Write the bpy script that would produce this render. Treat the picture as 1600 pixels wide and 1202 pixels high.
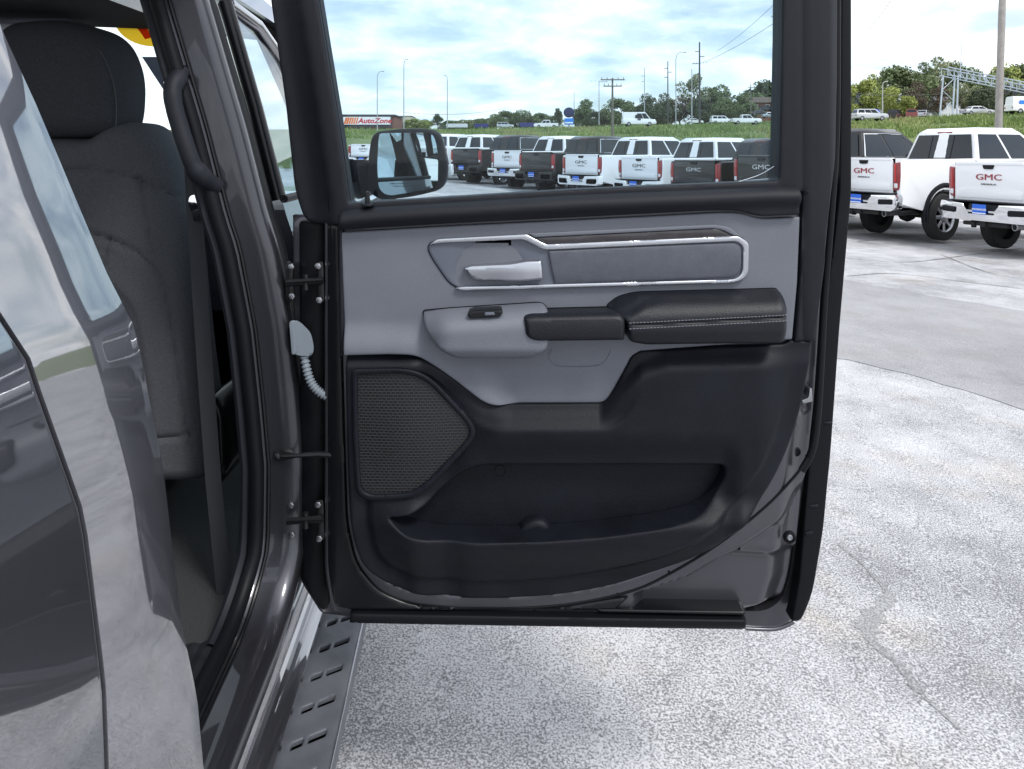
import bpy, bmesh, math, random
import numpy as np
from mathutils import Vector, Matrix
from mathutils.geometry import delaunay_2d_cdt
R = math.radians
random.seed(7); rng = np.random.default_rng(7)
sc = bpy.context.scene
for o in list(bpy.data.objects): bpy.data.objects.remove(o)
C = sc.collection
# ---------------------------------------------------------------- camera, world, sun, exposure
F = 1156.0; HX = 800.0; HY = 240.0; EYE = 1.5          # focal length and horizon in photo pixels, eye height in metres
cd = bpy.data.cameras.new('camera'); cam = bpy.data.objects.new('camera', cd); C.objects.link(cam)
cam.location = (0, 0, EYE); cam.rotation_euler = (R(90), 0, 0)
cd.sensor_fit = 'HORIZONTAL'; cd.sensor_width = 36; cd.lens = 36*F/1600
cd.shift_y = -(601-HY)/1600; cd.clip_start = .05; cd.clip_end = 6000
sc.camera = cam
SUN_EL, SUN_AZ = 52, 140                                # azimuth clockwise from +Y
w = bpy.data.worlds.new('World'); sc.world = w; w.use_nodes = True
nt = w.node_tree; nt.nodes.clear()
def WN(t, **k):
    n = nt.nodes.new(t)
    for a, b in k.items(): setattr(n, a, b)
    return n
wo = WN('ShaderNodeOutputWorld'); bg = WN('ShaderNodeBackground'); bg.inputs[1].default_value = .125
sky = WN('ShaderNodeTexSky', sky_type='NISHITA', sun_disc=False, sun_elevation=R(SUN_EL), sun_rotation=R(SUN_AZ))
sky.dust_density = 1.5; sky.air_density = 1.0
tc = WN('ShaderNodeTexCoord'); sep = WN('ShaderNodeSeparateXYZ'); nt.links.new(tc.outputs['Generated'], sep.inputs[0])
zz = WN('ShaderNodeMath', operation='MAXIMUM'); zz.inputs[1].default_value = 0; nt.links.new(sep.outputs[2], zz.inputs[0])
za = WN('ShaderNodeMath', operation='ADD'); za.inputs[1].default_value = .22; nt.links.new(zz.outputs[0], za.inputs[0])
dv = WN('ShaderNodeVectorMath', operation='DIVIDE'); nt.links.new(tc.outputs['Generated'], dv.inputs[0])
cmb = WN('ShaderNodeCombineXYZ'); 
for i in range(3): nt.links.new(za.outputs[0], cmb.inputs[i])
nt.links.new(cmb.outputs[0], dv.inputs[1])
mp = WN('ShaderNodeMapping'); mp.inputs['Scale'].default_value = (1.0, 1.0, .55); mp.inputs['Location'].default_value = (3.7, 1.2, .3)
nt.links.new(dv.outputs[0], mp.inputs[0])
n1 = WN('ShaderNodeTexNoise'); n1.inputs['Scale'].default_value = 2.0; n1.inputs['Detail'].default_value = 9; n1.inputs['Roughness'].default_value = .56; n1.inputs['Distortion'].default_value = .25
nt.links.new(mp.outputs[0], n1.inputs['Vector'])
cr = WN('ShaderNodeValToRGB'); cr.color_ramp.elements[0].position = .36; cr.color_ramp.elements[1].position = .56; cr.color_ramp.elements[0].color = (.35, .35, .35, 1)
nt.links.new(n1.outputs[0], cr.inputs[0])
n2 = WN('ShaderNodeTexNoise'); n2.inputs['Scale'].default_value = 4.0; n2.inputs['Detail'].default_value = 6; n2.inputs['Roughness'].default_value = .55
nt.links.new(mp.outputs[0], n2.inputs['Vector'])
cc = WN('ShaderNodeValToRGB'); e = cc.color_ramp.elements
e[0].position = .38; e[0].color = (5.9, 6.4, 7.1, 1); e[1].position = .6; e[1].color = (8.4, 8.6, 8.8, 1)
nt.links.new(n2.outputs[0], cc.inputs[0])
mx = WN('ShaderNodeMixRGB'); nt.links.new(cr.outputs[0], mx.inputs[0]); nt.links.new(sky.outputs[0], mx.inputs[1]); nt.links.new(cc.outputs[0], mx.inputs[2])
nt.links.new(mx.outputs[0], bg.inputs[0]); nt.links.new(bg.outputs[0], wo.inputs[0])
sl = bpy.data.lights.new('sun', 'SUN'); sl.energy = 1.5; sl.angle = R(14); sl.color = (1, .97, .93)
so = bpy.data.objects.new('sun', sl); C.objects.link(so); so.location = (10, -10, 20)
tosun = Vector((math.sin(R(SUN_AZ))*math.cos(R(SUN_EL)), math.cos(R(SUN_AZ))*math.cos(R(SUN_EL)), math.sin(R(SUN_EL))))
so.rotation_euler = tosun.to_track_quat('Z', 'Y').to_euler()
vs = sc.view_settings; vs.view_transform = 'Standard'; vs.look = 'None'; vs.exposure = 0.7; vs.gamma = 1; vs.use_curve_mapping = False
try: sc.cycles.use_denoising = True; sc.cycles.max_bounces = 10; sc.cycles.transparent_max_bounces = 24
except Exception: pass

# ---------------------------------------------------------------- helpers
def P(x, y, Y): return Vector(((x-HX)/F*Y, Y, EYE-(y-HY)/F*Y))
def gz(X, Y): return -.0408*min(max(X, -8), 14)+.0096*min(max(Y, -6), 34)
def G(x, y):                                            # photo pixel -> point on the lot
    Y = 5.0
    for _ in range(40):
        Y = (EYE-gz((x-HX)/F*Y, Y))*F/(y-HY)
    return Vector(((x-HX)/F*Y, Y, gz((x-HX)/F*Y, Y)))
def tag(o, label=None, cat=None, group=None, kind=None):
    for k, v in (('label', label), ('category', cat), ('group', group), ('kind', kind)):
        if v: o[k] = v
    return o
def empty(name, loc=(0, 0, 0), rz=0, label=None, cat=None, group=None):
    o = bpy.data.objects.new(name, None); C.objects.link(o); o.location = loc; o.rotation_euler = (0, 0, rz); o.empty_display_size = .2
    return tag(o, label, cat, group)
def link(name, me, mat=None, parent=None, sharp=40, inv=False):
    if mat is not None and not me.materials: me.materials.append(mat)
    o = bpy.data.objects.new(name, me); C.objects.link(o)
    if parent is not None:
        o.parent = parent
        if parent.type == 'EMPTY' and inv: o.matrix_parent_inverse = Matrix.Translation(-Vector(parent.location))
    return o
def finish(me, sharp=40):
    me.polygons.foreach_set('use_smooth', [sharp > 0]*len(me.polygons))
    if sharp > 0: me.set_sharp_from_angle(angle=R(sharp))
    me.update()
def mk(name, verts, faces, mat, parent=None, sharp=40, inv=True, recalc=True):
    me = bpy.data.meshes.new(name); me.from_pydata([tuple(v) for v in verts], [], faces)
    if recalc:
        bm = bmesh.new(); bm.from_mesh(me); bmesh.ops.recalc_face_normals(bm, faces=bm.faces); bm.to_mesh(me); bm.free()
    finish(me, sharp)
    return link(name, me, mat, parent, inv=inv)
def mkbm(name, bm, mat, parent=None, sharp=40, inv=True):
    bmesh.ops.recalc_face_normals(bm, faces=bm.faces)
    me = bpy.data.meshes.new(name); bm.to_mesh(me); bm.free(); finish(me, sharp)
    return link(name, me, mat, parent, inv=inv)
def box(bm, a, b, bev=0, seg=2, M=None):
    vs_ = [bm.verts.new((x, y, z)) for x in (a[0], b[0]) for y in (a[1], b[1]) for z in (a[2], b[2])]
    fs = [bm.faces.new([vs_[i] for i in q]) for q in ((0,1,3,2),(4,6,7,5),(0,4,5,1),(2,3,7,6),(0,2,6,4),(1,5,7,3))]
    if bev:
        es = list({e for f in fs for e in f.edges}); r = bmesh.ops.bevel(bm, geom=es, offset=bev, segments=seg, affect='EDGES', profile=.6)
        vs_ = list({v for f in r['faces'] for v in f.verts} | {v for v in vs_ if v.is_valid})
    if M is not None: bmesh.ops.transform(bm, matrix=M, verts=vs_)
    return vs_
def tube(bm, pts, r, n=8, caps=True):
    pts = [Vector(p) for p in pts]; rs = r if isinstance(r, (list, tuple)) else [r]*len(pts)
    rings = []; up = None
    for i, p in enumerate(pts):
        d = (pts[min(i+1, len(pts)-1)]-pts[max(i-1, 0)]).normalized()
        if up is None:
            up = Vector((0, 0, 1)) if abs(d.z) < .9 else Vector((1, 0, 0))
        a = d.cross(up).normalized(); up = a.cross(d).normalized()
        rings.append([bm.verts.new(p+rs[i]*(math.cos(2*math.pi*k/n)*a+math.sin(2*math.pi*k/n)*up)) for k in range(n)])
    for A, B in zip(rings, rings[1:]):
        for k in range(n): bm.faces.new((A[k], A[(k+1) % n], B[(k+1) % n], B[k]))
    if caps: bm.faces.new(rings[0][::-1]); bm.faces.new(rings[-1])
def tube_obj(name, pts, r, mat, parent=None, n=8, inv=True):
    bm = bmesh.new(); tube(bm, pts, r, n); return mkbm(name, bm, mat, parent, inv=inv)
def lathe(bm, prof, n=24, M=Matrix()):                  # prof: (radius, axial) about local x
    rings = []
    for rr, ax in prof:
        rings.append([bm.verts.new(M @ Vector((ax, rr*math.cos(2*math.pi*k/n), rr*math.sin(2*math.pi*k/n)))) for k in range(n)])
    for A, B in zip(rings, rings[1:]):
        for k in range(n): bm.faces.new((A[k], A[(k+1) % n], B[(k+1) % n], B[k]))
    if prof[0][0] > 1e-4: bm.faces.new(rings[0])
    if prof[-1][0] > 1e-4: bm.faces.new(rings[-1][::-1])
def prism(bm, pts, f0, f1, bev=0, seg=2):               # outline pts mapped by f0 (front) and f1 (back)
    A = [bm.verts.new(f0(*p)) for p in pts]; B = [bm.verts.new(f1(*p)) for p in pts]
    fa = bm.faces.new(A); fb = bm.faces.new(B[::-1]); n = len(pts)
    for i in range(n): bm.faces.new((A[i], B[i], B[(i+1) % n], A[(i+1) % n]))
    if bev:
        bmesh.ops.bevel(bm, geom=list(fa.edges), offset=bev, segments=seg, affect='EDGES', profile=.6)
def rnd(pts, r=8, seg=4):                               # fillet the corners of a closed outline
    out = []; n = len(pts)
    for i in range(n):
        a, b, c = (Vector(pts[(i+k-1) % n][:2]) for k in range(3)); rr = pts[i][2] if len(pts[i]) > 2 else r
        if rr <= 0: out.append(tuple(b)); continue
        p = b+(a-b).normalized()*min(rr, (a-b).length*.48); q = b+(c-b).normalized()*min(rr, (c-b).length*.48)
        for k in range(seg+1):
            t = k/seg; v = p*(1-t)**2+b*2*t*(1-t)+q*t*t; out.append((v.x, v.y))
    return out
def crv(pts, n=6):                                      # open Catmull-Rom
    V_ = [Vector(p) for p in pts]; out = []
    for i in range(len(V_)-1):
        a, b, c, d = V_[max(i-1, 0)], V_[i], V_[i+1], V_[min(i+2, len(V_)-1)]
        for k in range(n):
            t = k/n; out.append(.5*((2*b)+(c-a)*t+(2*a-5*b+4*c-d)*t*t+(3*b-a-3*c+d)*t**3))
    out.append(V_[-1]); return out
def resamp(pts, step):
    out = []; n = len(pts)
    for i in range(n):
        a = np.array(pts[i][:2], float); b = np.array(pts[(i+1) % n][:2], float); L = np.hypot(*(b-a))
        if L < 1e-4: continue
        k = max(1, int(round(L/step)))
        for j in range(k): out.append(a+(b-a)*j/k)
    return np.array(out)
def inside(q, poly):
    x, y = q[:, 0], q[:, 1]; r = np.zeros(len(q), bool); n = len(poly)
    for i in range(n):
        x1, y1 = poly[i]; x2, y2 = poly[(i+1) % n]
        if y1 == y2: continue
        c = ((y1 > y) != (y2 > y)) & (x < (x2-x1)*(y-y1)/(y2-y1)+x1); r ^= c
    return r
def dist(q, loops):
    d = np.full(len(q), 1e9)
    for L in loops:
        n = len(L)
        for i in range(n):
            a = L[i]; b = L[(i+1) % n]; ab = b-a; l2 = (ab**2).sum()
            if l2 < 1e-9: continue
            t = np.clip(((q-a) @ ab)/l2, 0, 1); d = np.minimum(d, np.hypot(*(q-(a+t[:, None]*ab)).T))
    return d
def ss(a, b, x): t = np.clip((x-a)/(b-a), 0, 1); return t*t*(3-2*t)
def hf(name, outline, hfun, W, mat, parent=None, step=8, r=6, rd=.004, holes=(), back=-.03, sharp=38, inv=True):
    """height-field part: outline in flat units, W(x, y, h) -> world, rounded rim, skirt back to `back`"""
    O = resamp(outline, step); H = [resamp(h, step) for h in holes]; loops = [O]+H
    lo, hi = O.min(0), O.max(0)
    gx, gy = np.meshgrid(np.arange(lo[0]+step*.5, hi[0], step), np.arange(lo[1]+step*.5, hi[1], step))
    g = np.c_[gx.ravel(), gy.ravel()]
    def keep(q, dm):
        m = inside(q, O)
        for h in H: m &= ~inside(q, h)
        q = q[m]
        return q[dist(q, loops) > dm] if len(q) else q
    pts = [keep(g, max(step*.5, r*1.05))]
    if r > 0:
        for fr in (.15, .45, 1.0):
            ring = []
            for L in loops:
                T = np.roll(L, -1, 0)-np.roll(L, 1, 0); T /= np.maximum(np.hypot(*T.T), 1e-6)[:, None]; N = np.c_[-T[:, 1], T[:, 0]]
                ring += [L+N*r*fr, L-N*r*fr]
            pts.append(keep(np.vstack(ring), r*fr*.93))
    I = np.vstack([p for p in pts if len(p)]) if any(len(p) for p in pts) else np.zeros((0, 2))
    vs_ = []; es = []
    for L in loops:
        k = len(vs_); vs_ += [Vector(p) for p in L]; es += [(k+i, k+(i+1) % len(L)) for i in range(len(L))]
    vs_ += [Vector(p) for p in I]
    ov, oe, of, *_ = delaunay_2d_cdt(vs_, es, [], 0, 1e-4)
    q = np.array([tuple(v) for v in ov]); cen = np.array([q[list(f)].mean(0) for f in of])
    m = inside(cen, O)
    for h in H: m &= ~inside(cen, h)
    fs = [list(f) for f, k in zip(of, m) if k]
    hh = hfun(q[:, 0], q[:, 1])+np.zeros(len(q))
    if r > 0:
        d = dist(q, loops); t = np.clip(1-d/r, 0, 1); hh = hh-rd*(1-np.sqrt(np.maximum(0, 1-t*t)))
    verts = [W(x, y, h) for (x, y), h in zip(q, hh)]
    cnt = {}
    for f in fs:
        for i in range(len(f)):
            a, b = f[i], f[(i+1) % len(f)]; cnt[(a, b)] = cnt.get((a, b), 0)+1
    bmap = {}
    for (a, b) in [k for k in cnt if (k[1], k[0]) not in cnt]:
        for v in (a, b):
            if v not in bmap: bmap[v] = len(verts); verts.append(W(q[v, 0], q[v, 1], back if not callable(back) else back(hh[v])))
        fs.append([b, a, bmap[a], bmap[b]])
    used = sorted({i for f in fs for i in f}); rm = {o: n for n, o in enumerate(used)}
    return mk(name, [verts[i] for i in used], [[rm[i] for i in f] for f in fs], mat, parent, sharp, inv)
_txt = {}
def text_mesh(s, size, ext=.004, sx=1.0, bold=0, shear=0):
    key = (s, size, ext, sx, bold, shear)
    if key in _txt: return _txt[key]
    cu = bpy.data.curves.new('lettering', 'FONT'); cu.body = s; cu.size = size; cu.extrude = ext; cu.align_x = 'CENTER'; cu.align_y = 'CENTER'; cu.offset = bold; cu.shear = shear; cu.resolution_u = 2
    o = bpy.data.objects.new('lettering', cu); C.objects.link(o); bpy.context.view_layer.update()
    me = bpy.data.meshes.new_from_object(o.evaluated_get(bpy.context.evaluated_depsgraph_get())); bpy.data.objects.remove(o)
    me.transform(Matrix.Diagonal((sx, 1, 1, 1))); me.materials.clear(); finish(me, 0); _txt[key] = me
    return me
def copy_tree(o, parent=None):
    c = o.copy(); C.objects.link(c); c.parent = parent
    if parent is not None: c.matrix_parent_inverse = o.matrix_parent_inverse.copy()
    for ch in list(o.children): copy_tree(ch, c)
    return c

# ---------------------------------------------------------------- materials
def mat(name, col, rough=.5, metal=0, coat=0, spec=.5, bump=None, var=None, **k):
    """bump=(scale, strength, detail); var=(scale, amount): colour mottling"""
    m = bpy.data.materials.new(name); m.use_nodes = True; t = m.node_tree; b = t.nodes['Principled BSDF']
    b.inputs['Base Color'].default_value = (*col, 1); b.inputs['Roughness'].default_value = rough; b.inputs['Metallic'].default_value = metal
    b.inputs['Coat Weight'].default_value = coat; b.inputs['Coat Roughness'].default_value = k.get('coat_rough', .03); b.inputs['Specular IOR Level'].default_value = spec
    if 'coat_ior' in k: b.inputs['Coat IOR'].default_value = k['coat_ior']
    if 'emit' in k: b.inputs['Emission Color'].default_value = (*col, 1); b.inputs['Emission Strength'].default_value = k['emit']
    geo = t.nodes.new('ShaderNodeTexCoord')
    if bump:
        n = t.nodes.new('ShaderNodeTexNoise'); n.inputs['Scale'].default_value = bump[0]; n.inputs['Detail'].default_value = bump[2] if len(bump) > 2 else 3
        u = t.nodes.new('ShaderNodeBump'); u.inputs['Strength'].default_value = bump[1]; u.inputs['Distance'].default_value = k.get('bdist', .001)
        t.links.new(geo.outputs['Object'], n.inputs['Vector']); t.links.new(n.outputs[0], u.inputs['Height']); t.links.new(u.outputs[0], b.inputs['Normal'])
    if var:
        n = t.nodes.new('ShaderNodeTexNoise'); n.inputs['Scale'].default_value = var[0]; n.inputs['Detail'].default_value = 6; n.inputs['Roughness'].default_value = .65
        x = t.nodes.new('ShaderNodeMixRGB'); x.blend_type = 'MULTIPLY'; x.inputs[0].default_value = 1; x.inputs[1].default_value = (*col, 1)
        r = t.nodes.new('ShaderNodeValToRGB'); r.color_ramp.elements[0].position = .3; r.color_ramp.elements[1].position = .7
        lo = 1-var[1]; hi = 1+var[1]; r.color_ramp.elements[0].color = (lo, lo, lo, 1); r.color_ramp.elements[1].color = (hi, hi, hi, 1)
        t.links.new(geo.outputs['Object'], n.inputs['Vector']); t.links.new(n.outputs[0], r.inputs[0]); t.links.new(r.outputs[0], x.inputs[2]); t.links.new(x.outputs[0], b.inputs['Base Color'])
        if k.get('rvar'):
            q = t.nodes.new('ShaderNodeMapRange'); q.inputs[1].default_value = .3; q.inputs[2].default_value = .7; q.inputs[3].default_value = rough-k['rvar']; q.inputs[4].default_value = rough+k['rvar']
            t.links.new(n.outputs[0], q.inputs[0]); t.links.new(q.outputs[0], b.inputs['Roughness'])
    return m
def glassmat(name, tint, refl=1.0, ior=1.5):
    m = bpy.data.materials.new(name); m.use_nodes = True; t = m.node_tree; t.nodes.clear()
    o = t.nodes.new('ShaderNodeOutputMaterial'); a = t.nodes.new('ShaderNodeBsdfTransparent'); a.inputs[0].default_value = (*tint, 1)
    g = t.nodes.new('ShaderNodeBsdfGlossy'); g.inputs['Roughness'].default_value = .01; lw = t.nodes.new('ShaderNodeLayerWeight'); lw.inputs[0].default_value = .5; pw_ = t.nodes.new('ShaderNodeMath'); pw_.operation = 'POWER'; pw_.inputs[1].default_value = 5; f = t.nodes.new('ShaderNodeMath'); f.operation = 'MULTIPLY_ADD'; f.inputs[1].default_value = .9*refl; f.inputs[2].default_value = .016*refl; t.links.new(lw.outputs['Facing'], pw_.inputs[0]); t.links.new(pw_.outputs[0], f.inputs[0])
    x = t.nodes.new('ShaderNodeMixShader'); t.links.new(f.outputs[0], x.inputs[0]); t.links.new(a.outputs[0], x.inputs[1]); t.links.new(g.outputs[0], x.inputs[2]); t.links.new(x.outputs[0], o.inputs[0])
    return m
M = {}
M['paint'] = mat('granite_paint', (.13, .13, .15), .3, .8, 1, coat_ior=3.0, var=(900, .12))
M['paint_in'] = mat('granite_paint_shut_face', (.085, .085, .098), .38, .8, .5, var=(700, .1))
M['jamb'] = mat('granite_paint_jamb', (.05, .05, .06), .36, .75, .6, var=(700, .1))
M['black_plastic'] = mat('black_grained_plastic', (.0056, .0066, .0105), .48, spec=.2, bump=(520, .55, 2), var=(7, .38), rvar=.1)
M['black_soft'] = mat('black_soft_pad', (.0075, .0088, .013), .55, spec=.25, bump=(900, .35, 2), var=(14, .15))
M['grey_plastic'] = mat('grey_grained_plastic', (.125, .135, .160), .5, bump=(520, .5, 2), var=(5, .08), rvar=.05)
M['grey_dark'] = mat('mid_grey_plastic', (.095, .105, .135), .42, bump=(1500, .25, 2))
M['cloth_insert'] = mat('grey_vinyl_insert', (.07, .077, .097), .62, bump=(600, .6, 2), var=(40, .12))
M['leather'] = mat('black_leather', (.0065, .0076, .0115), .42, spec=.32, bump=(420, .7, 3), var=(30, .1))
M['satin'] = mat('satin_silver', (.45, .465, .5), .27, .9)
M['wood'] = mat('dark_burl', (.016, .012, .015), .22, 0, .6, var=(45, .7))
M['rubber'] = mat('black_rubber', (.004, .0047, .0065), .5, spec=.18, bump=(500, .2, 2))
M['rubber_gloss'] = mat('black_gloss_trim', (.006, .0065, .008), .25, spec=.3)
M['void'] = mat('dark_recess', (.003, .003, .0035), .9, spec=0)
M['chrome'] = mat('chrome', (.8, .81, .83), .08, 1)
M['steel'] = mat('zinc_steel', (.35, .36, .38), .35, 1)
M['black_metal'] = mat('black_metal', (.015, .015, .017), .3, .2)
M['boot'] = mat('clear_grey_boot', (.2, .23, .26), .3, bump=(120, .3, 2))
M['fabric'] = mat('charcoal_seat_cloth', (.085, .088, .098), .92, bump=(900, .8, 1), var=(300, .25), spec=.2)
M['fabric_side'] = mat('black_seat_cloth', (.05, .053, .06), .9, bump=(900, .8, 1), var=(300, .25), spec=.2)
M['belt'] = mat('seat_belt_webbing', (.035, .038, .044), .7, bump=(700, .5, 1))
M['thread_dark'] = mat('grey_thread', (.09, .095, .1), .85)
M['thread'] = mat('pale_thread', (.17, .18, .2), .8)
M['trim_in'] = mat('charcoal_pillar_trim', (.013, .015, .021), .55, spec=.25, bump=(1300, .3, 2))
M['headliner'] = mat('dark_headliner', (.009, .011, .013), .9, bump=(600, .3, 2))
M['carpet'] = mat('dark_carpet', (.045, .05, .053), .95, bump=(500, 1, 2), bdist=.004, var=(250, .4))
M['scuff'] = mat('scuff_plate_plastic', (.012, .0135, .017), .62, spec=.2, bump=(800, .4, 2), var=(25, .4))
M['board'] = mat('board_grey_coating', (.10, .107, .123), .5, .1, bump=(500, .3, 2), var=(12, .15))
M['glass'] = glassmat('clear_window_glass', (.8, .88, .92))
M['wglass'] = glassmat('windshield_glass', (.9, .96, .96))
M['mirror'] = mat('mirror_silver', (.55, .62, .64), .01, 1)
M['yellow'] = mat('yellow_print', (.85, .5, .02), .5)
M['red_print'] = mat('red_print', (.55, .02, .02), .5)
M['white_lens'] = mat('clear_lamp_lens', (.7, .72, .75), .1, .3)

def translucent(name, col):
    m = bpy.data.materials.new(name); m.use_nodes = True; t = m.node_tree; t.nodes.clear(); o = t.nodes.new('ShaderNodeOutputMaterial')
    a = t.nodes.new('ShaderNodeBsdfDiffuse'); a.inputs[0].default_value = (*col, 1); b = t.nodes.new('ShaderNodeBsdfTranslucent'); b.inputs[0].default_value = (*col, 1); x = t.nodes.new('ShaderNodeMixShader'); x.inputs[0].default_value = .65
    t.links.new(a.outputs[0], x.inputs[1]); t.links.new(b.outputs[0], x.inputs[2]); t.links.new(x.outputs[0], o.inputs[0]); return m
M['yellow'] = translucent('yellow_film', (.9, .55, .03)); M['red_print'] = translucent('red_film', (.6, .05, .03))

# ================================================================ THE GREY PICKUP
TX, TY = -.0604, .99817
def W0(z): return float(np.interp(z, [.3, .45, .55, .7, .87, 1.0, 1.15, 1.31, 1.37, 1.55, 1.81, 1.97], [0, .015, .03, .055, .057, .046, .03, 0, -.02, -.065, -.14, -.2]))
def TW(s, w_, z): return Vector((-.3694+TX*s+TY*w_, TY*s-TX*w_, z))   # s forward, w outward (right), z up
truck = empty('pickup_truck', (-1.35, 2.0, 0), 0, 'dark grey metallic pickup truck with its rear passenger door wide open', 'pickup truck')
def loft(name, rows, m, parent=truck, sharp=40, close=False):
    n = len(rows[0]); v = [p for r in rows for p in r]; f = []
    for i in range(len(rows)-1):
        for j in range(n-1+(1 if close else 0)):
            f.append((i*n+j, i*n+(j+1) % n, (i+1)*n+(j+1) % n, (i+1)*n+j))
    return mk(name, v, f, m, parent, sharp)
# --- bed side and cab corner: real bulged panels that mirror the open door
zs = list(np.linspace(.38, 1.97, 54))
def bedw(s, z): return W0(z)
SE = lambda z: float(np.interp(z, [.38, .62, .77, .98, 1.3, 1.61, 1.97], [1.02, .93, .88, .83, .825, .735, .66]))
def corner_row(z):          # the cab corner turns gently towards the rear; returns points and its final depth
    se = SE(z); sb = min(float(np.interp(z, [.9, 1.15, 1.31, 1.46], [.722, .717, .69, .635])), se-.02); pts = []; wv = 0; n_ = 15; d = (se-sb)/(n_-1)
    for j in range(n_):
        if j: wv -= math.tan(R(8+10.5*min(1, j/10)))*d
        pts.append(TW(se-d*j, W0(z)+wv, z))
    lead = [TW(se-.03, W0(z)-.075, z), TW(se-.004, W0(z)-.045, z), TW(se+.001, W0(z)-.02, z), TW(se+.002, W0(z)-.006, z), TW(se, W0(z)-.001, z)]
    return lead+pts[1:]+[TW(sb-.0005, W0(z)+wv-.004, z), TW(sb-.001, W0(z)+wv-.06, z)], wv, sb
rows = [corner_row(z)[0] for z in zs]; corner = loft('cab_corner', rows, M['paint'], sharp=50)
rows = []
for z in [z for z in zs if z <= 1.46]:
    _, wv, sb = corner_row(z)
    rows.append([TW(s, W0(z)+wv-d, z) for s, d in [(sb-.0025, .06), (sb-.003, .006), (sb-.0045, .002), (sb-.007, .001), (sb-.011, .001)]+[(s, .001) for s in np.linspace(sb-.03, -2.2, 24)]])
rows.append([p+Vector((-.14, 0, .004)) for p in rows[-1]])
bed = loft('bed_side', rows, M['paint'])
# --- door opening frame: swept along the pillar and sill
path = [(1.5, z, 1, 0) for z in np.linspace(1.96, .78, 40)]
for a in np.linspace(0, 90, 13)[1:]:
    path.append((1.5-.16*(1-math.cos(R(a))), .76-.16*math.sin(R(a)), math.cos(R(a)), -math.sin(R(a))))
path += [(s, .60, 0, -1) for s in np.linspace(1.3, .5, 20)]
def sweep(name, prof, m, parent, sharp=40, a=0, b=None, close=False):
    return loft(name, [[TW(s+o_*ns, W0(z)+rel, z+o_*nz) for o_, rel in prof] for s, z, ns, nz in path[a:b]], m, parent, sharp, close)
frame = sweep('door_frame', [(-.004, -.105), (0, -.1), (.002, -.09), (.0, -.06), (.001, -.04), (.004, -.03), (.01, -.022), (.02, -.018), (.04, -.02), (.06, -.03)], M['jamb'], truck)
sweep('pillar_seal', [(.052, -.04), (.056, -.024), (.07, -.018), (.085, -.02), (.1, -.035)], M['rubber'], frame, b=42)
circ = [(-.016+.015*math.cos(t), -.108+.015*math.sin(t)) for t in np.linspace(0, 2*math.pi, 13)[:-1]]
sweep('weatherstrip', circ, M['rubber'], frame, close=True)
circ = [(-.002+.004*math.cos(t), -.088+.004*math.sin(t)) for t in np.linspace(0, 2*math.pi, 9)[:-1]]
sweep('seal_lip', circ, M['rubber_gloss'], frame, close=True)
ptrim = sweep('pillar_trim', [(.09, -.148), (.03, -.148), (.0, -.146), (-.012, -.142), (-.018, -.134), (-.012, -.118)], M['trim_in'], frame, b=52)
sweep('scuff_plate', [(.035, -.36), (.03, -.33), (.004, -.31)]+[(-.004-.003*(k % 2), -.30+.012*k) for k in range(13)]+[(-.012, -.14), (-.004, -.12)], M['scuff'], frame, a=50, sharp=20)
# --- rocker under the sill
def ext(name, prof, s0, s1, m, parent=truck, n=6, sharp=30): return loft(name, [[TW(s, a, b) for a, b in prof] for s in np.linspace(s0, s1, n)], m, parent, sharp)
rock = ext('rocker', [(-.03, .545), (.004, .548), (.012, .545), (.016, .535), (.008, .51), (.006, .492), (.012, .486), (.04, .484), (.047, .48), (.047, .468), (.03, .45), (.02, .38), (-.02, .33), (-.4, .33)], .2, 4.2, M['paint'])
tube_obj('sill_lip', [TW(s, .0105, .5488) for s in (.3, 1.0, 1.46, 1.9)], .0022, M['satin'], rock)
# --- running board with slots
def board_map(x, y, h): return TW(y, x, .44+h)
bo = []
slots = []
for k, s in enumerate([1.06+.086*i for i in range(12)]):
    slots.append(rnd([(.054, s-.010), (.074, s+.001), (.074, s+.019), (.054, s+.008)], .003, 2))
    slots.append(rnd([(.082, s+.004), (.112, s+.020), (.112, s+.038), (.082, s+.022)], .003, 2))
def bh(x, y): return .0035*np.abs(np.sin((y-1.02-.5*(x-.05))/.086*math.pi))**.5 - .003*ss(.128, .134, x)
board = hf('running_board', [(.035, .25), (.135, .25), (.135, 3.6), (.035, 3.6)], bh, board_map, M['board'], truck, step=.012, r=.004, rd=.002, holes=slots, back=-.006)
ext('board_side', [(.134, .4395), (.136, .43), (.134, .40), (.12, .395)], .25, 3.6, M['board'], board)
tube_obj('edge_bead', [TW(s, .1335, .4425) for s in (.25, 1.5, 3.6)], .0018, M['satin'], board, 6)
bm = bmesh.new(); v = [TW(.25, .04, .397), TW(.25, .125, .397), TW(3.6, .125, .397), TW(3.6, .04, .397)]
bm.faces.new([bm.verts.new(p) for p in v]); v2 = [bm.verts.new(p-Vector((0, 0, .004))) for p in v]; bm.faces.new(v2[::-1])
mkbm('slot_shade_sheet', bm, M['void'], board)  # near-black sheet added below the slots to paint their deep shade
for s in (1.0, 2.0, 3.0):
    tube_obj('board_bracket', [TW(s, .09, .40), TW(s, -.05, .36), TW(s, -.3, .36)], .018, M['black_metal'], board)
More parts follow.
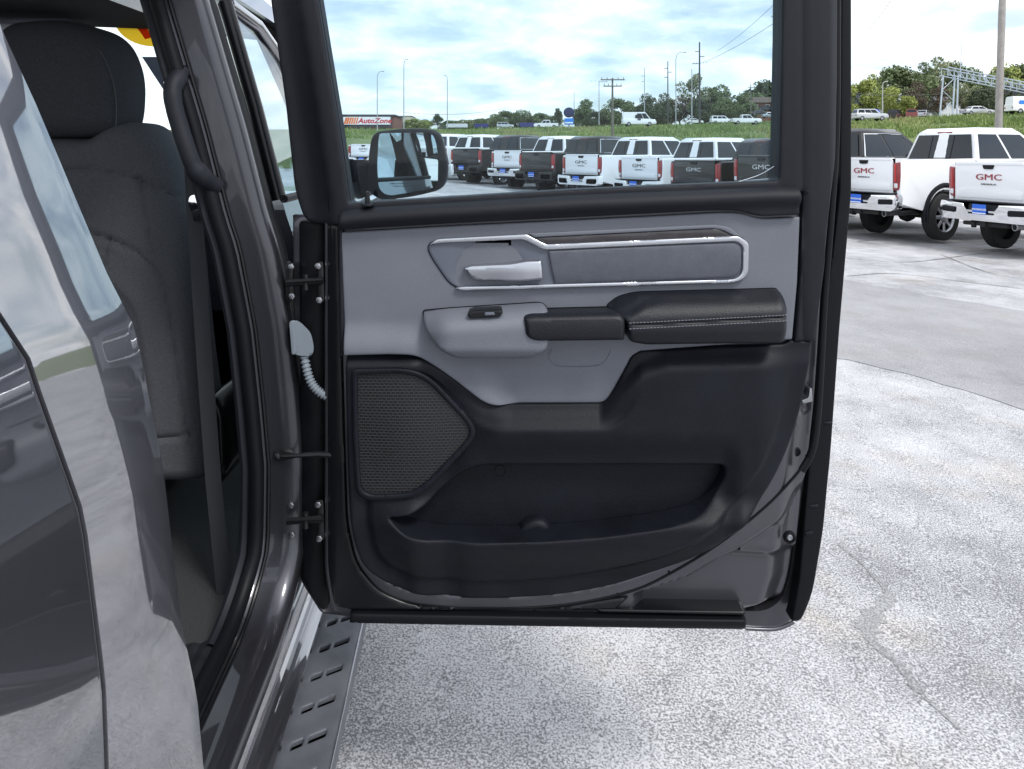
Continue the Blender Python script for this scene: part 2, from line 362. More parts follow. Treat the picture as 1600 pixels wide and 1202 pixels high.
# --- front door (outside skin, glass) with its mirror
rows = [[TW(s, W0(z)+.002, z) for s in np.linspace(1.585, 2.85, 20)] for z in np.linspace(.56, 1.40, 26)]
fd = loft('front_door', rows, M['paint'])
bm = bmesh.new()
def side_poly(bm, pts, off=0, th=.004):
    A = [bm.verts.new(TW(s, W0(z)+off, z)) for s, z in pts]; B = [bm.verts.new(TW(s, W0(z)+off-th, z)) for s, z in pts]; n = len(pts)
    bm.faces.new(A); bm.faces.new(B[::-1])
    for i in range(n): bm.faces.new((A[i], B[i], B[(i+1) % n], A[(i+1) % n]))
side_poly(bm, [(1.625, 1.405), (2.42, 1.405), (2.2, 1.58), (1.95, 1.76), (1.64, 1.815)], -.012)
mkbm('front_window', bm, M['glass'], fd, 0)
def sidebar(name, pts, r, m, par, off=0): return tube_obj(name, [TW(s, W0(z)+off, z) for s, z in pts], r, m, par, 10)
sidebar('window_frame', [(1.612, 1.40), (1.618, 1.6), (1.63, 1.83)], .016, M['rubber_gloss'], fd, -.012)
sidebar('window_frame', [(1.645, 1.83), (1.86, 1.82), (2.02, 1.755), (2.22, 1.59), (2.46, 1.405)], .018, M['paint'], fd, -.014)
sidebar('belt_seal', [(1.6, 1.402), (2.5, 1.402)], .009, M['rubber'], fd, .002)
# mirror: housing seen from behind, glass facing the camera
MY = 2.62
def mw(ref): return lambda x, y, h: Vector(((x-HX)/F*(MY-ref), MY-h, EYE-(y-HY)/F*(MY-ref)))
mo = rnd([(581, 206, 16), (640, 199.5, 30), (688, 203, 18), (701, 262, 14), (694, 296, 18), (640, 309, 20), (594, 313, 10), (574, 300, 10), (574.5, 245, 20)], 12, 6)
mir = hf('side_mirror', mo, lambda x, y: 0*x, mw(0), M['black_plastic'], truck, step=6, r=5, rd=.012, back=-.05)
# the far shell of the housing tapers forward
bm = bmesh.new(); rings = []
cx, cy = 638, 256
for k, (sc_, d) in enumerate([(1, .05), (.98, .09), (.88, .13), (.66, .165), (.3, .18)]):
    rings.append([bm.verts.new(mw(0)(cx+(x-cx)*sc_, cy+(y-cy)*sc_, -d)) for x, y in mo])
for A, B in zip(rings, rings[1:]):
    for i in range(len(A)): bm.faces.new((A[i], A[(i+1) % len(A)], B[(i+1) % len(A)], B[i]))
bm.faces.new(rings[-1]); mkbm('mirror_shell', bm, M['paint'], mir)
gl = rnd([(592, 208.5, 6), (646.5, 207.5, 2), (648, 232, 8), (657, 246, 10), (685, 249.5, 3), (684.5, 290, 8), (670, 296, 8), (606, 306.5, 12), (592, 296, 10), (589.5, 260, 10)], 4, 4)
def tiltg(x, y): return .0006+(x-590)/95*.009+(y-208)/98*.002
hf('mirror_glass', gl, tiltg, mw(0), M['mirror'], mir, step=12, r=0, back=-.003)
sp = rnd([(649, 207.5, 3), (676, 207.5, 16), (682.5, 225, 10), (685, 247, 3), (660, 244, 8), (651, 233, 8)], 4, 4)
def sph(x, y): return .012-(((x-668)/95)**2+((y-228)/95)**2)*.035
hf('spotter_glass', sp, sph, mw(0), M['mirror'], mir, step=4, r=0, back=-.003)
M['etch'] = mat('dark_etched_print', (.05, .06, .06), .6)
for i, s in enumerate(('OBJECTS IN MIRROR ARE CLOSER', 'THAN THEY APPEAR')):
    o = link('warning_print', text_mesh(s, .0068, .0002, 1.25), M['etch'], mir); o.matrix_basis = Matrix.Translation(mw(0)(638-i*7, 287+i*4.2, .0085)) @ Matrix.Rotation(R(90), 4, 'X')
ml = hf('turn_lamp', rnd([(697.5, 258, 3), (706.5, 256, 4), (707.5, 274, 4), (698, 277, 3)], 2, 3), lambda x, y: -.028+0*x, mw(-.03), M['white_lens'], mir, step=3, r=2, rd=.006, back=-.09)
bm = bmesh.new(); prism(bm, rnd([(541, 250), (578, 250), (578, 308), (541, 310)], 8), lambda x, y: mw(-.07)(x, y, -.06), lambda x, y: mw(-.07)(x, y, -.16), .01)
mkbm('mirror_arm', bm, M['black_plastic'], mir)
# --- cab: roof, far side, floor, dash, windshield
cab = mk('roof', [], [], M['paint'], truck) if False else None
bm = bmesh.new()
pr = [(-.17, 1.865), (-.2, 1.93), (-.3, 1.975), (-1.0, 2.0), (-1.75, 1.975), (-1.85, 1.93), (-1.88, 1.865), (-1.85, 1.862), (-1.0, 1.945), (-.25, 1.862)]
def cabrow(s, dz=0): return [TW(s, a, b+dz) for a, b in pr]
cab = loft('roof', [cabrow(s, d) for s, d in [(.5, -.02), (.8, 0), (1.6, 0), (2.1, 0), (2.35, -.01)]], M['paint'], close=True)
hl = loft('headliner', [[TW(s, a, b+d) for a, b in [(-.19, 1.862), (-.4, 1.895), (-1.0, 1.91), (-1.6, 1.895), (-1.86, 1.862)]] for s, d in [(.5, 0), (1.6, .0), (2.1, -.005), (2.33, -.015)]], M['headliner'])
hl.parent = cab; hl.matrix_parent_inverse.identity()
def tbox(name, a, b, m, parent, bev=.0):
    bm = bmesh.new(); vs_ = box(bm, a, b, bev)
    for v in bm.verts: v.co = TW(*v.co)
    return mkbm(name, bm, m, parent)
floor = tbox('cab_floor', (.4, -1.95, .50), (3.6, -.04, .56), M['carpet'], truck)
tbox('floor_mat', (.95, -.92, .562), (1.5, -.44, .575), M['scuff'], floor, .006)
tbox('step_riser', (1.42, -.95, .56), (1.75, -.36, .66), M['carpet'], floor, .03)
for k in range(7): tbox('mat_rib', (1.0, -.88+.06*k, .575), (1.4, -.865+.06*k, .579), M['rubber'], floor)
tbox('transmission_tunnel', (.6, -1.25, .56), (3.4, -.85, .68), M['carpet'], floor, .04)
far = loft('far_side_wall', [[TW(s, -2.0-W0(z), z) for s in np.linspace(.4, 3.6, 8)] for z in np.linspace(.5, 1.36, 8)], M['trim_in'])
for s in (1.5, .45): tube_obj('far_pillar', [TW(s, -2.0, 1.3), TW(s+.0, -1.9, 1.93)], .06, M['trim_in'], truck)
tube_obj('far_pillar', [TW(3.05, -1.98, 1.3), TW(2.3, -1.86, 1.9)], .05, M['trim_in'], truck)
tube_obj('windshield_pillar', [TW(2.95, -.15, 1.36), TW(2.62, -.18, 1.58), TW(2.25, -.24, 1.9)], .045, M['trim_in'], truck, 10)
bw = tbox('rear_wall', (.42, -1.95, .5), (.47, -.2, 1.36), M['trim_in'], truck)
dash = tbox('dashboard', (2.55, -1.95, .95), (3.05, -.08, 1.32), M['black_plastic'], truck, .06)
tbox('firewall', (3.05, -1.95, .5), (3.12, -.05, 1.3), M['void'], dash)
bm = bmesh.new(); q = [TW(3.08, -.05, 1.33), TW(3.08, -1.95, 1.33), TW(2.33, -1.83, 1.90), TW(2.33, -.2, 1.90)]
bm.faces.new([bm.verts.new(p) for p in q]); wsd = mkbm('windshield', bm, M['wglass'], truck, 0)
hood = tbox('hood', (3.15, -1.9, 1.0), (4.6, -.06, 1.3), M['paint'], truck, .08)
# yellow and red round decal at the top of the windshield, a grey tint band beside it
def glassdecal(name, px, m):
    n_ = (q[1]-q[0]).cross(q[3]-q[0]).normalized(); vv = []
    for x, y in px:
        d = P(x, y, 1)-Vector((0, 0, EYE)); t_ = (q[0]-Vector((0, 0, EYE))).dot(n_)/d.dot(n_); p = Vector((0, 0, EYE))+d*t_
        vv.append(p+n_*(.003 if n_.y < 0 else -.003))
    bm = bmesh.new(); bm.faces.new([bm.verts.new(p) for p in vv]); return mkbm(name, bm, m, wsd, 0)
glassdecal('round_decal', [(243+64*math.cos(t), 28+44*math.sin(t)) for t in np.linspace(0, 2*math.pi, 40)[:-1]], M['yellow'])
o_ = glassdecal('decal_figure', [(205, 30), (222, 52), (228, 61), (238, 58), (232, 45), (226, 30)], M['red_print']); o_.location.y = -.003
M['bluegrey'] = mat('blue_grey_print', (.32, .38, .5), .6)
glassdecal('notice_sticker', [(222, 88), (256, 88), (256, 140)], M['bluegrey'])
tbox('sun_visor', (2.12, -1.45, 1.862), (2.27, -.75, 1.88), M['grey_dark'], cab, .008)
# --- rear seat edge is out of view; front passenger seat seen from behind
seat = empty('front_seat_root') if False else None
SY = 1.66
def sw(ref=0): return lambda x, y, h: Vector(((x-HX)/F*(SY-ref), SY-h, EYE-(y-HY)/F*(SY-ref)))
so_ = crv([(-10, 219), (40, 217), (100, 216), (148, 217), (165, 210), (185, 196), (212, 191), (238, 197), (260, 216), (278, 245), (286, 290), (296, 330), (305, 400), (312, 470), (322, 560), (333, 640), (340, 700), (334, 738), (310, 748), (255, 745), (180, 742), (80, 740), (-10, 735), (-40, 600), (-60, 450), (-40, 300)], 3)
so_ = [(p.x, p.y) for p in [Vector((p[0], p[1])) for p in so_]]
seam_arcs = [crv([(60, 268), (130, 264), (190, 268), (240, 283), (285, 306)], 5), crv([(100, 350), (150, 357), (200, 372), (240, 398), (268, 440), (280, 520), (296, 640), (306, 700)], 5), crv([(120, 405), (150, 413), (190, 437), (225, 480), (240, 560), (252, 660), (258, 745)], 5), crv([(236, 276), (243, 330), (252, 394)], 4), crv([(192, 369), (187, 390), (182, 414)], 3), crv([(225, 672), (270, 673), (306, 672)], 4)]
def seath(x, y):
    h = .02-.05*((np.clip(x, -60, 400)-130)/210)**2
    h = h+.018*ss(60, 0, np.abs(y-300))*0
    for k, a in enumerate(seam_arcs):
        A = np.array([tuple(p)[:2] for p in a]); d = np.full(len(x), 1e9); qq = np.c_[x, y]
        for i in range(len(A)-1):
            ab = A[i+1]-A[i]; t = np.clip(((qq-A[i]) @ ab)/max((ab**2).sum(), 1e-9), 0, 1); d = np.minimum(d, np.hypot(*(qq-(A[i]+t[:, None]*ab)).T))
        h = h-.0075*np.exp(-(d/3.6)**2)
        if k == 2:
            h = h-.016*inside(qq, np.array([tuple(p)[:2] for p in a]+[(-60, 745), (-60, 405)]))*np.clip(d/14, 0, 1)
    return h
seat = hf('front_seat', so_, seath, sw(-.05), M['fabric'], truck, step=5, r=22, rd=.05, back=-.11, sharp=60)
for a in seam_arcs[:3]:
    tube_obj('seam', [sw(-.05)(p[0], p[1], float(seath(np.array([p[0]]), np.array([p[1]]))[0])-.0005) for p in a], .0008, M['fabric_side'], seat, 5)
ho = rnd([(12, 100, 60), (22, 42, 40), (130, 36, 60), (196, 58, 50), (223, 120, 60), (218, 196, 30), (200, 216, 20), (50, 218, 30), (18, 205, 30)], 30, 8)
hr = hf('headrest', ho, lambda x, y: .05-.045*((x-120)/110)**2-.02*((y-120)/90)**2, sw(-.07), M['fabric_side'], seat, step=6, r=26, rd=.05, back=-.09, sharp=60)
tube_obj('seam', [sw(-.07)(x, y, float(.05-.045*((x-120)/110)**2-.02*((y-120)/90)**2)-.006) for x, y in crv([(60, 60), (140, 62), (186, 84), (204, 120), (210, 160), (206, 205)], 5)], .0012, M['thread_dark'], seat, 5)
for x in (136, 60):
    tube_obj('headrest_post', [sw()(x, 225, -.05), sw()(x, 195, -.05)], .007, M['chrome'], seat, 12)
bm = bmesh.new(); prism(bm, rnd([(116, 214), (120, 209), (155, 209), (160, 216)], 3), lambda x, y: sw()(x, y, -.03), lambda x, y: sw()(x, y, -.07), .002); mkbm('post_guide', bm, M['black_plastic'], seat)
hf('side_shield', rnd([(306, 640, 10), (330, 616, 14), (352, 640, 20), (356, 740, 20), (330, 775, 14), (318, 748, 8), (314, 690, 10)], 10, 5), lambda x, y: .0+0*x, sw(), M['rubber_gloss'], seat, step=7, r=12, rd=.025, back=-.15)
bm = bmesh.new()
vs_ = box(bm, (1.7, -1.0, .62), (2.25, -.42, .86), .05)
for v in bm.verts: v.co = TW(*v.co)
mkbm('seat_cushion', bm, M['fabric_side'], seat)
bm = bmesh.new()
for w_ in (-.9, -.5): tube(bm, [TW(1.5, w_, .585), TW(2.3, w_, .585)], .018, 8)
for w_ in (-.9, -.5):
    for s in (1.55, 2.2): tube(bm, [TW(s, w_, .58), TW(s, w_, .66)], .018, 8)
mkbm('seat_rail', bm, M['black_metal'], seat)
# --- grab handle and seat belt on the pillar
def pw(Y): return lambda x, y: P(x, y, Y)
gh = [P(288, 112, 1.49), P(279, 122, 1.455), P(270, 140, 1.435), P(272, 165, 1.43), P(280, 195, 1.43), P(292, 232, 1.43), P(303, 260, 1.435), P(318, 278, 1.45), P(338, 292, 1.48)]
tube_obj('grab_handle', crv(gh, 4), [.014]*4+[.0185]*4+[.017]*4+[.0165]*13+[.02]*4+[.017]*4, M['trim_in'], truck, 14)
belt = empty('x') if False else None
def ribbon(name, pts, wd, m, parent, th=.0014):
    rows = []
    for x, y, Y in pts:
        p = P(x, y, Y); rows.append([p+Vector((-wd/2, 0, 0)), p+Vector((wd/2, 0, 0)), p+Vector((wd/2, th, 0)), p+Vector((-wd/2, th, 0))])
    return loft(name, rows, m, parent, 30, True)
belt = ribbon('seat_belt', [(300, 250, 1.53), (304, 330, 1.55), (312, 450, 1.57), (322, 600, 1.58), (334, 760, 1.58), (346, 880, 1.58), (358, 1000, 1.57)], .034, M['belt'], truck)
bm = bmesh.new(); prism(bm, rnd([(294, 318), (296, 306), (320, 302), (324, 316), (316, 320), (314, 330), (300, 333)], 3), pw(1.525), pw(1.54), .002); mkbm('belt_tongue', bm, M['chrome'], belt)
bm = bmesh.new(); prism(bm, rnd([(300, 330), (317, 326), (318, 344), (302, 346)], 3), pw(1.522), pw(1.55), .002); mkbm('belt_buckle', bm, M['black_plastic'], belt)

# ================================================================ the open rear door
DY = 1.45
def dw(ref=0): return lambda x, y, h: Vector(((x-HX)/F*(DY-ref), DY-h, EYE-(y-HY)/F*(DY-ref)))
def flat(v): return lambda x, y: v+0*x
# outer skin (far side), then the painted inner shell
sk = rnd([(462, 335, 0), (466, 905, 20), (500, 962, 8), (548, 968, 0), (1165, 982, 0), (1215, 986, 20), (1242, 974, 26), (1264, 925, 30), (1280, 830, 40), (1293, 680, 40), (1303, 520, 40), (1313, 380, 20), (1320, 290, 10), (1320, 270, 0)], 10, 5)
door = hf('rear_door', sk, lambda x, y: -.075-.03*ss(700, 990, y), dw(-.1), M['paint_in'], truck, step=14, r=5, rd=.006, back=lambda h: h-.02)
lp = rnd([(541, 553.5, 2), (615, 551.5, 10), (652, 553.5, 16), (681, 573, 14), (756, 627.5, 10), (775, 634, 14), (947, 633.5, 12), (960, 614, 10), (988, 558, 8), (1001, 550, 8), (1100, 545, 0), (1228, 540, 4), (1239, 534, 2), (1272, 535, 3), *[(p.x, p.y, 0) for p in crv([(1270, 545, 0), (1263, 590, 0), (1250, 650, 0), (1230, 707, 0), (1200, 760, 0), (1160, 808, 0), (1108, 851, 0), (1043, 888, 0), (965, 916, 0), (880, 932, 0), (800, 938, 0), (720, 938, 0), (660, 933, 0), (620, 922, 0), (590, 904, 0), (566, 874, 0), (553, 830, 0), (547, 770, 0), (544, 690, 0)], 4)]], 6, 6)
sh = rnd([(508, 338, 0), (508, 900, 30), (522, 955, 10), (1165, 979, 0), (1210, 980, 18), (1238, 960, 24), (1251, 915, 30), (1258, 850, 40), (1267, 760, 40), (1281, 640, 40), (1289, 520, 40), (1297, 400, 20), (1303, 320, 10), (1290, 285, 0), (1240, 285, 0)], 10, 5)
def shh(x, y):
    # stepped sheet metal: a flat by the trim, a slope to the shut line, a dished lower rear corner
    xr = np.interp(y, [285, 400, 520, 640, 760, 850, 915, 954, 969], [1300, 1297, 1289, 1281, 1267, 1258, 1251, 1238, 1212])
    h = -.012-.034*ss(52, 6, xr-x)
    qq = np.c_[x, y]; Lp = np.array(lp); h = h-.033*inside(qq, Lp)*ss(8, 24, dist(qq, [Lp]))
    k = ss(0, 26, (x-np.interp(y, [735, 800, 850, 900, 925], [1275, 1222, 1150, 1065, 985])))*ss(720, 760, y)
    h = h-.012*k-.016*k*ss(858, 876, y-.06*(x-1150))
    h = h-.02*ss(952, 976, y)
    h = h-.010*np.exp(-(((x-1259)/9)**2+((y-622)/17)**2)**2)
    h = h-.008*np.exp(-(((x-1256)/10)**2+((y-645)/8)**2)**2)
    for bx, by in ((1246, 667), (1235, 815), (1229, 822), (1212, 856), (1222, 861), (1193, 853)):
        h = h+.0025*np.exp(-(((x-bx)/3)**2+((y-by)/3)**2))
    return h
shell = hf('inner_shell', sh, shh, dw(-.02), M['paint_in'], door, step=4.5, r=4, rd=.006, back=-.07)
# added black strip paints the shade on the door's hinge side and sill
hf('hinge_side_shade', rnd([(508, 350, 2), (529, 350, 2), (534, 552, 0), (538, 700, 0), (542, 820, 20), (556, 884, 20), (590, 927, 20), (640, 948, 20), (720, 955, 10), (860, 955, 10), (960, 938, 10), (985, 936, 6), (960, 957, 4), (548, 957, 2), (522, 950, 6), (509, 900, 20)], 6, 4), lambda x, y: -.004-.006*ss(520, 512, x), dw(), M['rubber_gloss'], door, step=7, r=4, rd=.006, back=-.03)
hf('hinge_gap_shade', rnd([(466, 345), (512, 345), (512, 955), (500, 950), (470, 900)], 8, 3), lambda x, y: -.06+.01*np.cos((x-490)/14), dw(-.06), M['rubber'], door, step=9, r=5, rd=.006, back=-.08)  # added dark strip standing in for the shade inside the hinge gap
# seals and strips
def dtube(name, pts, r, m, h, ref=None, n=10, k=5):
    c_ = crv([(x, y, (h[i] if isinstance(h, (list, tuple)) else h)) for i, (x, y) in enumerate(pts)], k)
    f = dw(ref if ref is not None else (h if not isinstance(h, (list, tuple)) else h[0])); return tube_obj(name, [f(*p) for p in c_], r, m, door, n)
dtube('weatherstrip', [(1309, -120), (1309, 100), (1307, 220), (1300, 330), (1289, 470), (1283, 580), (1277, 650), (1268, 704), (1252, 735)], .0075, M['rubber'], [-.03]*6+[-.026, -.024, -.024], -.026)
dtube('seal_channel', [(1262, 716), (1244, 742), (1195, 793), (1120, 852), (1040, 900), (985, 924), (900, 943), (800, 951), (700, 951)], .0028, M['rubber'], -.0125, -.012)
dtube('outer_seal', [(1318, -120), (1318, 200), (1310, 360), (1300, 520), (1293, 640), (1284, 760), (1272, 850), (1262, 900)], .006, M['rubber'], -.066)
st = [(547, 957), (1165, 966), (1165, 984.5), (547, 971)]
hf('bottom_seal', st, lambda x, y: .002+.006*np.cos((y-968)/9), dw(), M['rubber'], door, step=7, r=3, rd=.004, back=-.06)
hf('bottom_seal', [(935, 953), (1166, 957), (1166, 963), (935, 958)], flat(-.001), dw(), M['rubber_gloss'], door, step=5, r=2, rd=.003, back=-.05)
dtube('hem_flange', [(1165, 982), (1212, 983), (1240, 972)], .004, M['paint_in'], -.055)
hf('edge_trim', rnd([(1236, 972, 4), (1240, 958, 4), (1250, 900, 10), (1258, 800, 10), (1272, 640, 10), (1284, 520, 10), (1303, 380, 10), (1312, 300, 10), (1316, -120, 0), (1331, -120, 0), (1331, 300, 10), (1312, 520, 10), (1300, 690, 10), (1287, 830, 20), (1270, 930, 20), (1252, 972, 10)], 5, 3), lambda x, y: -.058+0*x, dw(-.058), M['rubber'], door, step=9, r=3, rd=.004, back=-.09)
for y0, y1, x0 in ((790, 795, 1266), (832, 838, 1258), (660, 664, 1288)):
    hf('seal_clip', [(x0, y0), (x0+13, y0-1), (x0+13, y1-1), (x0, y1)], flat(-.055), dw(-.055), M['black_plastic'], door, step=4, r=1.5, rd=.002, back=-.07)
# window frame trim, one black piece with the glass opening
fo = [(404, -130, 0), (1316, -130, 0), (1315, 120, 0), (1311, 250, 20), (1297, 318, 30), (1287, 420, 10), (1272, 533, 2), (1240, 533, 2), (1250, 420, 0), (1254, 300, 0), (900, 330, 0), (536, 350, 0), (540, 552, 0), (531, 560, 0), (528, 352, 0), (470, 352, 20), (453, 300, 20), (438, 160, 0), (415, 0, 0)]
win = [(486, -72, 12), (1222, -72, 16), (1221, 60, 0), (1216, 282, 6), (900, 296, 0), (546, 318, 6), (528, 190, 0), (497, 0, 0)]
def frh(x, y):
    xl = np.interp(y, [-72, 0, 190, 318], [486, 497, 528, 546])
    h = .006-.03*ss(16, 70, xl-x)-.006*ss(30, 34, xl-x)
    h = h-.004*ss(1252, 1254, x)*ss(1262, 1258, x)-.02*ss(1292, 1318, x)-.003*ss(1287, 1290, x)
    return h
hf('window_frame', rnd(fo, 6, 4), frh, dw(), M['black_soft'], door, step=7, r=4, rd=.006, holes=[rnd(win, 4, 4)], back=-.05)
dtube('frame_bead', [(468, -60), (476, 0), (500, 190), (518, 345), (524, 560), (528, 800)], .0035, M['rubber_gloss'], -.008)
bm = bmesh.new(); prism(bm, [(480, -80), (1228, -80), (1222, 296), (540, 326)], lambda x, y: dw(-.03)(x, y, -.03), lambda x, y: dw(-.03)(x, y, -.034)); mkbm('window_glass', bm, M['glass'], door, 0)
dtube('glass_run', [(497, 0), (528, 190), (546, 318)], .004, M['rubber'], -.012)
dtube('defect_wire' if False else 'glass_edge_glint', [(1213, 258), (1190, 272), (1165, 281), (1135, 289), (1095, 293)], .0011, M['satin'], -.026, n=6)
# belt pad
bp = rnd([(531, 327, 8), (575, 322, 10), (900, 302, 0), (1215, 289, 0), (1250, 289, 3), (1250, 336, 3), (1186, 339, 14), (1160, 330, 20), (1120, 329, 20), (1000, 335, 0), (700, 350, 0), (531, 360, 3)], 8, 4)
def bph(x, y):
    t = (y-np.interp(x, [530, 575, 900, 1215, 1250], [327, 322, 302, 289, 289]))/36.0
    return .032-.05*(1-np.sqrt(np.clip(1-(1-np.clip(t/.55, 0, 1))**2, 0, 1)))*.9-.012*ss(.6, 1.0, t)
hf('belt_pad', bp, bph, dw(.02), M['black_soft'], door, step=5, r=3.5, rd=.005, back=-.02)
lk = lathe
bm = bmesh.new(); T_ = Matrix.Translation(dw(.01)(574.5, 321, .012)) @ Matrix.Rotation(R(-90), 4, 'Y'); lathe(bm, [(.0001, 0), (.013, 0), (.012, .003), (.0055, .004)], 16, T_); mkbm('lock_collar', bm, M['black_plastic'], door)
bm = bmesh.new(); lathe(bm, [(.0046, .002), (.0046, .02), (.004, .026), (.001, .028)], 12, T_); mkbm('lock_knob', bm, M['rubber_gloss'], door)
# light grey upper panel
gp = rnd([(531, 363, 2), (700, 353, 0), (1000, 338.5, 0), (1120, 332, 12), (1158, 332, 14), (1186, 342, 14), (1249, 339, 2), (1245, 440, 0), (1237, 530, 3), (1000, 548, 0), (986, 556, 6), (958, 612, 10), (946, 631, 12), (775, 631.5, 14), (757, 625, 10), (682, 571, 14), (652, 551, 16), (615, 549, 10), (541, 551, 2), (536, 450, 0)], 6, 5)
def gph(x, y):
    h = .004+.020*ss(500, 545, y)*ss(720, 620, x)                       # shelf above the speaker
    d = np.abs((x-735)*.83-(y-580)*.56)                                 # crease running down to the lower panel
    h = h+.016*ss(560, 640, y+.35*(x-800)*0)*ss(775, 735, x-(y-580)*.75)*ss(600, 660, x)
    h = h-.008*ss(560, 630, y)*ss(740, 800, x)
    h = h+.006*ss(470, 452, y)*ss(640, 700, x)*ss(372, 350, y)*0
    return h
hf('upper_panel', gp, gph, dw(), M['grey_plastic'], door, step=6, r=3.5, rd=.003, back=-.02)
dtube('access_cover_joint', [(862, 545), (857, 556), (866, 569), (884, 572), (930, 571), (946, 562), (954, 546)], .0006, M['grey_dark'], .0042, 0, 5)
# lower black panel with the map pocket opening
pk = rnd([(748, 727, 14), (1134, 727, 10), (1131, 752, 16), (1112, 781, 18), (1085, 799, 20), (1030, 812, 20), (940, 825, 20), (850, 832, 20), (760, 834, 20), (680, 831, 20), (636, 822, 12), (610, 800, 6), (640, 796, 14), (672, 782, 20), (715, 744, 20)], 10, 5)
spk = rnd([(549, 577, 8), (636, 575, 24), (672, 588, 24), (736, 656, 22), (745, 676, 16), (736, 694, 22), (666, 768, 24), (640, 781, 20), (574, 783, 14), (556, 772, 14), (551, 690, 0)], 10, 5)
lip_x = [1272, 1262, 1248, 1222, 1180, 1120, 1030, 930, 820, 700, 640, 593, 562, 548]; 
def lph(x, y):
    qq = np.c_[x, y]
    yt = np.interp(x, [690, 758, 800, 940, 965, 1000, 1040, 1300], [600, 628, 633, 631, 600, 560, 547, 540]); up = ss(0, 32, y-yt)*ss(700, 790, x)
    h = .004+.024*np.clip(up, 0, 1)
    h = h+.02*ss(770, 690, x)*ss(552, 572, y)*ss(700, 640, x)                     # surround of the speaker
    h = h-.018*ss(668, 727, y)*ss(720, 790, x)*ss(1160, 1125, x)                  # turns under towards the pocket
    rim = ss(770, 815, y)
    b = rim*(.036*ss(560, 690, x)*ss(1235, 1100, x+.35*(y-800)))
    h = np.maximum(h, .004)+b-.032*ss(835, 905, y-.0*x)*rim*ss(560, 640, x)
    h = h+.004*ss(860, 800, y)*rim
    # stepped lower border band
    d = dist(qq, [np.array(lp)])
    band = ss(36, 24, d)*ss(640, 700, y+.12*(x-600))*ss(545, 600, x)
    h = h-.010*band
    e_ = ss(1248, 1180, x)
    return h*np.clip(.25+.75*e_, 0, 1)
hf('lower_panel', lp, lph, dw(.01), M['black_plastic'], door, step=4.5, r=4, rd=.005, holes=[pk, rnd([(560, 588), (634, 586), (664, 596), (724, 660), (732, 676), (724, 690), (658, 756), (636, 770), (580, 772), (566, 764)], 10, 4)], back=-.02)
pb = [(690, 700), (1150, 700), (1150, 800), (1100, 850), (900, 880), (640, 872), (590, 830), (600, 780), (650, 740)]
hf('map_pocket', pb, lambda x, y: -.024+.022*ss(840, 870, y)+.012*ss(640, 610, x), dw(), M['black_plastic'], door, step=8, r=2, rd=.002, back=-.035)
hf('pocket_boss', rnd([(806, 842, 4), (812, 820, 14), (836, 808, 16), (858, 814, 14), (864, 842, 4)], 8, 5), flat(.0), dw(-.01), M['black_plastic'], door, step=4, r=9, rd=.014, back=-.03)
hf('pocket_boss', rnd([(752, 842, 3), (762, 828, 4), (774, 824, 4), (776, 842, 3)], 4, 4), flat(-.004), dw(-.01), M['black_plastic'], door, step=3, r=5, rd=.008, back=-.03)
dtube('moulded_mark', [(781+9*math.cos(t), 744+9*math.sin(t)) for t in np.linspace(0, 6.28, 13)], .0007, M['black_soft'], -.0235, 0, 4, 2)
# speaker ring and perforated grille
spi = rnd([(558, 586, 6), (634, 584, 22), (666, 595, 22), (727, 659, 18), (735, 676, 14), (727, 691, 18), (660, 760, 22), (637, 772, 18), (578, 774, 12), (564, 765, 12), (560, 690, 0)], 10, 5)
hf('speaker_ring', spk, flat(.032), dw(.03), M['black_plastic'], door, step=6, r=3, rd=.004, holes=[spi], back=.0)
mg = mat('speaker_mesh', (.012, .012, .014), .42); t = mg.node_tree; b = t.nodes['Principled BSDF']
tcn = t.nodes.new('ShaderNodeTexCoord'); mpn = t.nodes.new('ShaderNodeMapping'); mpn.inputs['Rotation'].default_value = (R(90), 0, 0); t.links.new(tcn.outputs['Object'], mpn.inputs[0])
br = t.nodes.new('ShaderNodeTexBrick'); br.inputs['Scale'].default_value = 1; br.inputs['Brick Width'].default_value = .0088; br.inputs['Row Height'].default_value = .0056; br.inputs['Mortar Size'].default_value = .0013; br.inputs['Mortar Smooth'].default_value = .4
br.inputs['Color1'].default_value = (.004, .004, .005, 1); br.inputs['Color2'].default_value = (.005, .005, .006, 1); br.inputs['Mortar'].default_value = (.026, .026, .03, 1)
t.links.new(mpn.outputs[0], br.inputs['Vector']); t.links.new(br.outputs['Color'], b.inputs['Base Color']); bu = t.nodes.new('ShaderNodeBump'); bu.inputs['Distance'].default_value = .003; bu.inputs['Strength'].default_value = 1
t.links.new(br.outputs['Fac'], bu.inputs['Height']); t.links.new(bu.outputs[0], b.inputs['Normal'])
hf('speaker_grille', rnd([(555, 583, 6), (634, 581, 22), (668, 592, 22), (731, 658, 18), (739, 676, 14), (731, 693, 18), (662, 763, 22), (637, 776, 18), (575, 778, 12), (561, 768, 12), (556, 690, 0)], 10, 4), lambda x, y: .024+.008*np.exp(-(((x-640)/70)**2+((y-680)/70)**2)), dw(.03), mg, door, step=9, r=0, back=.01)
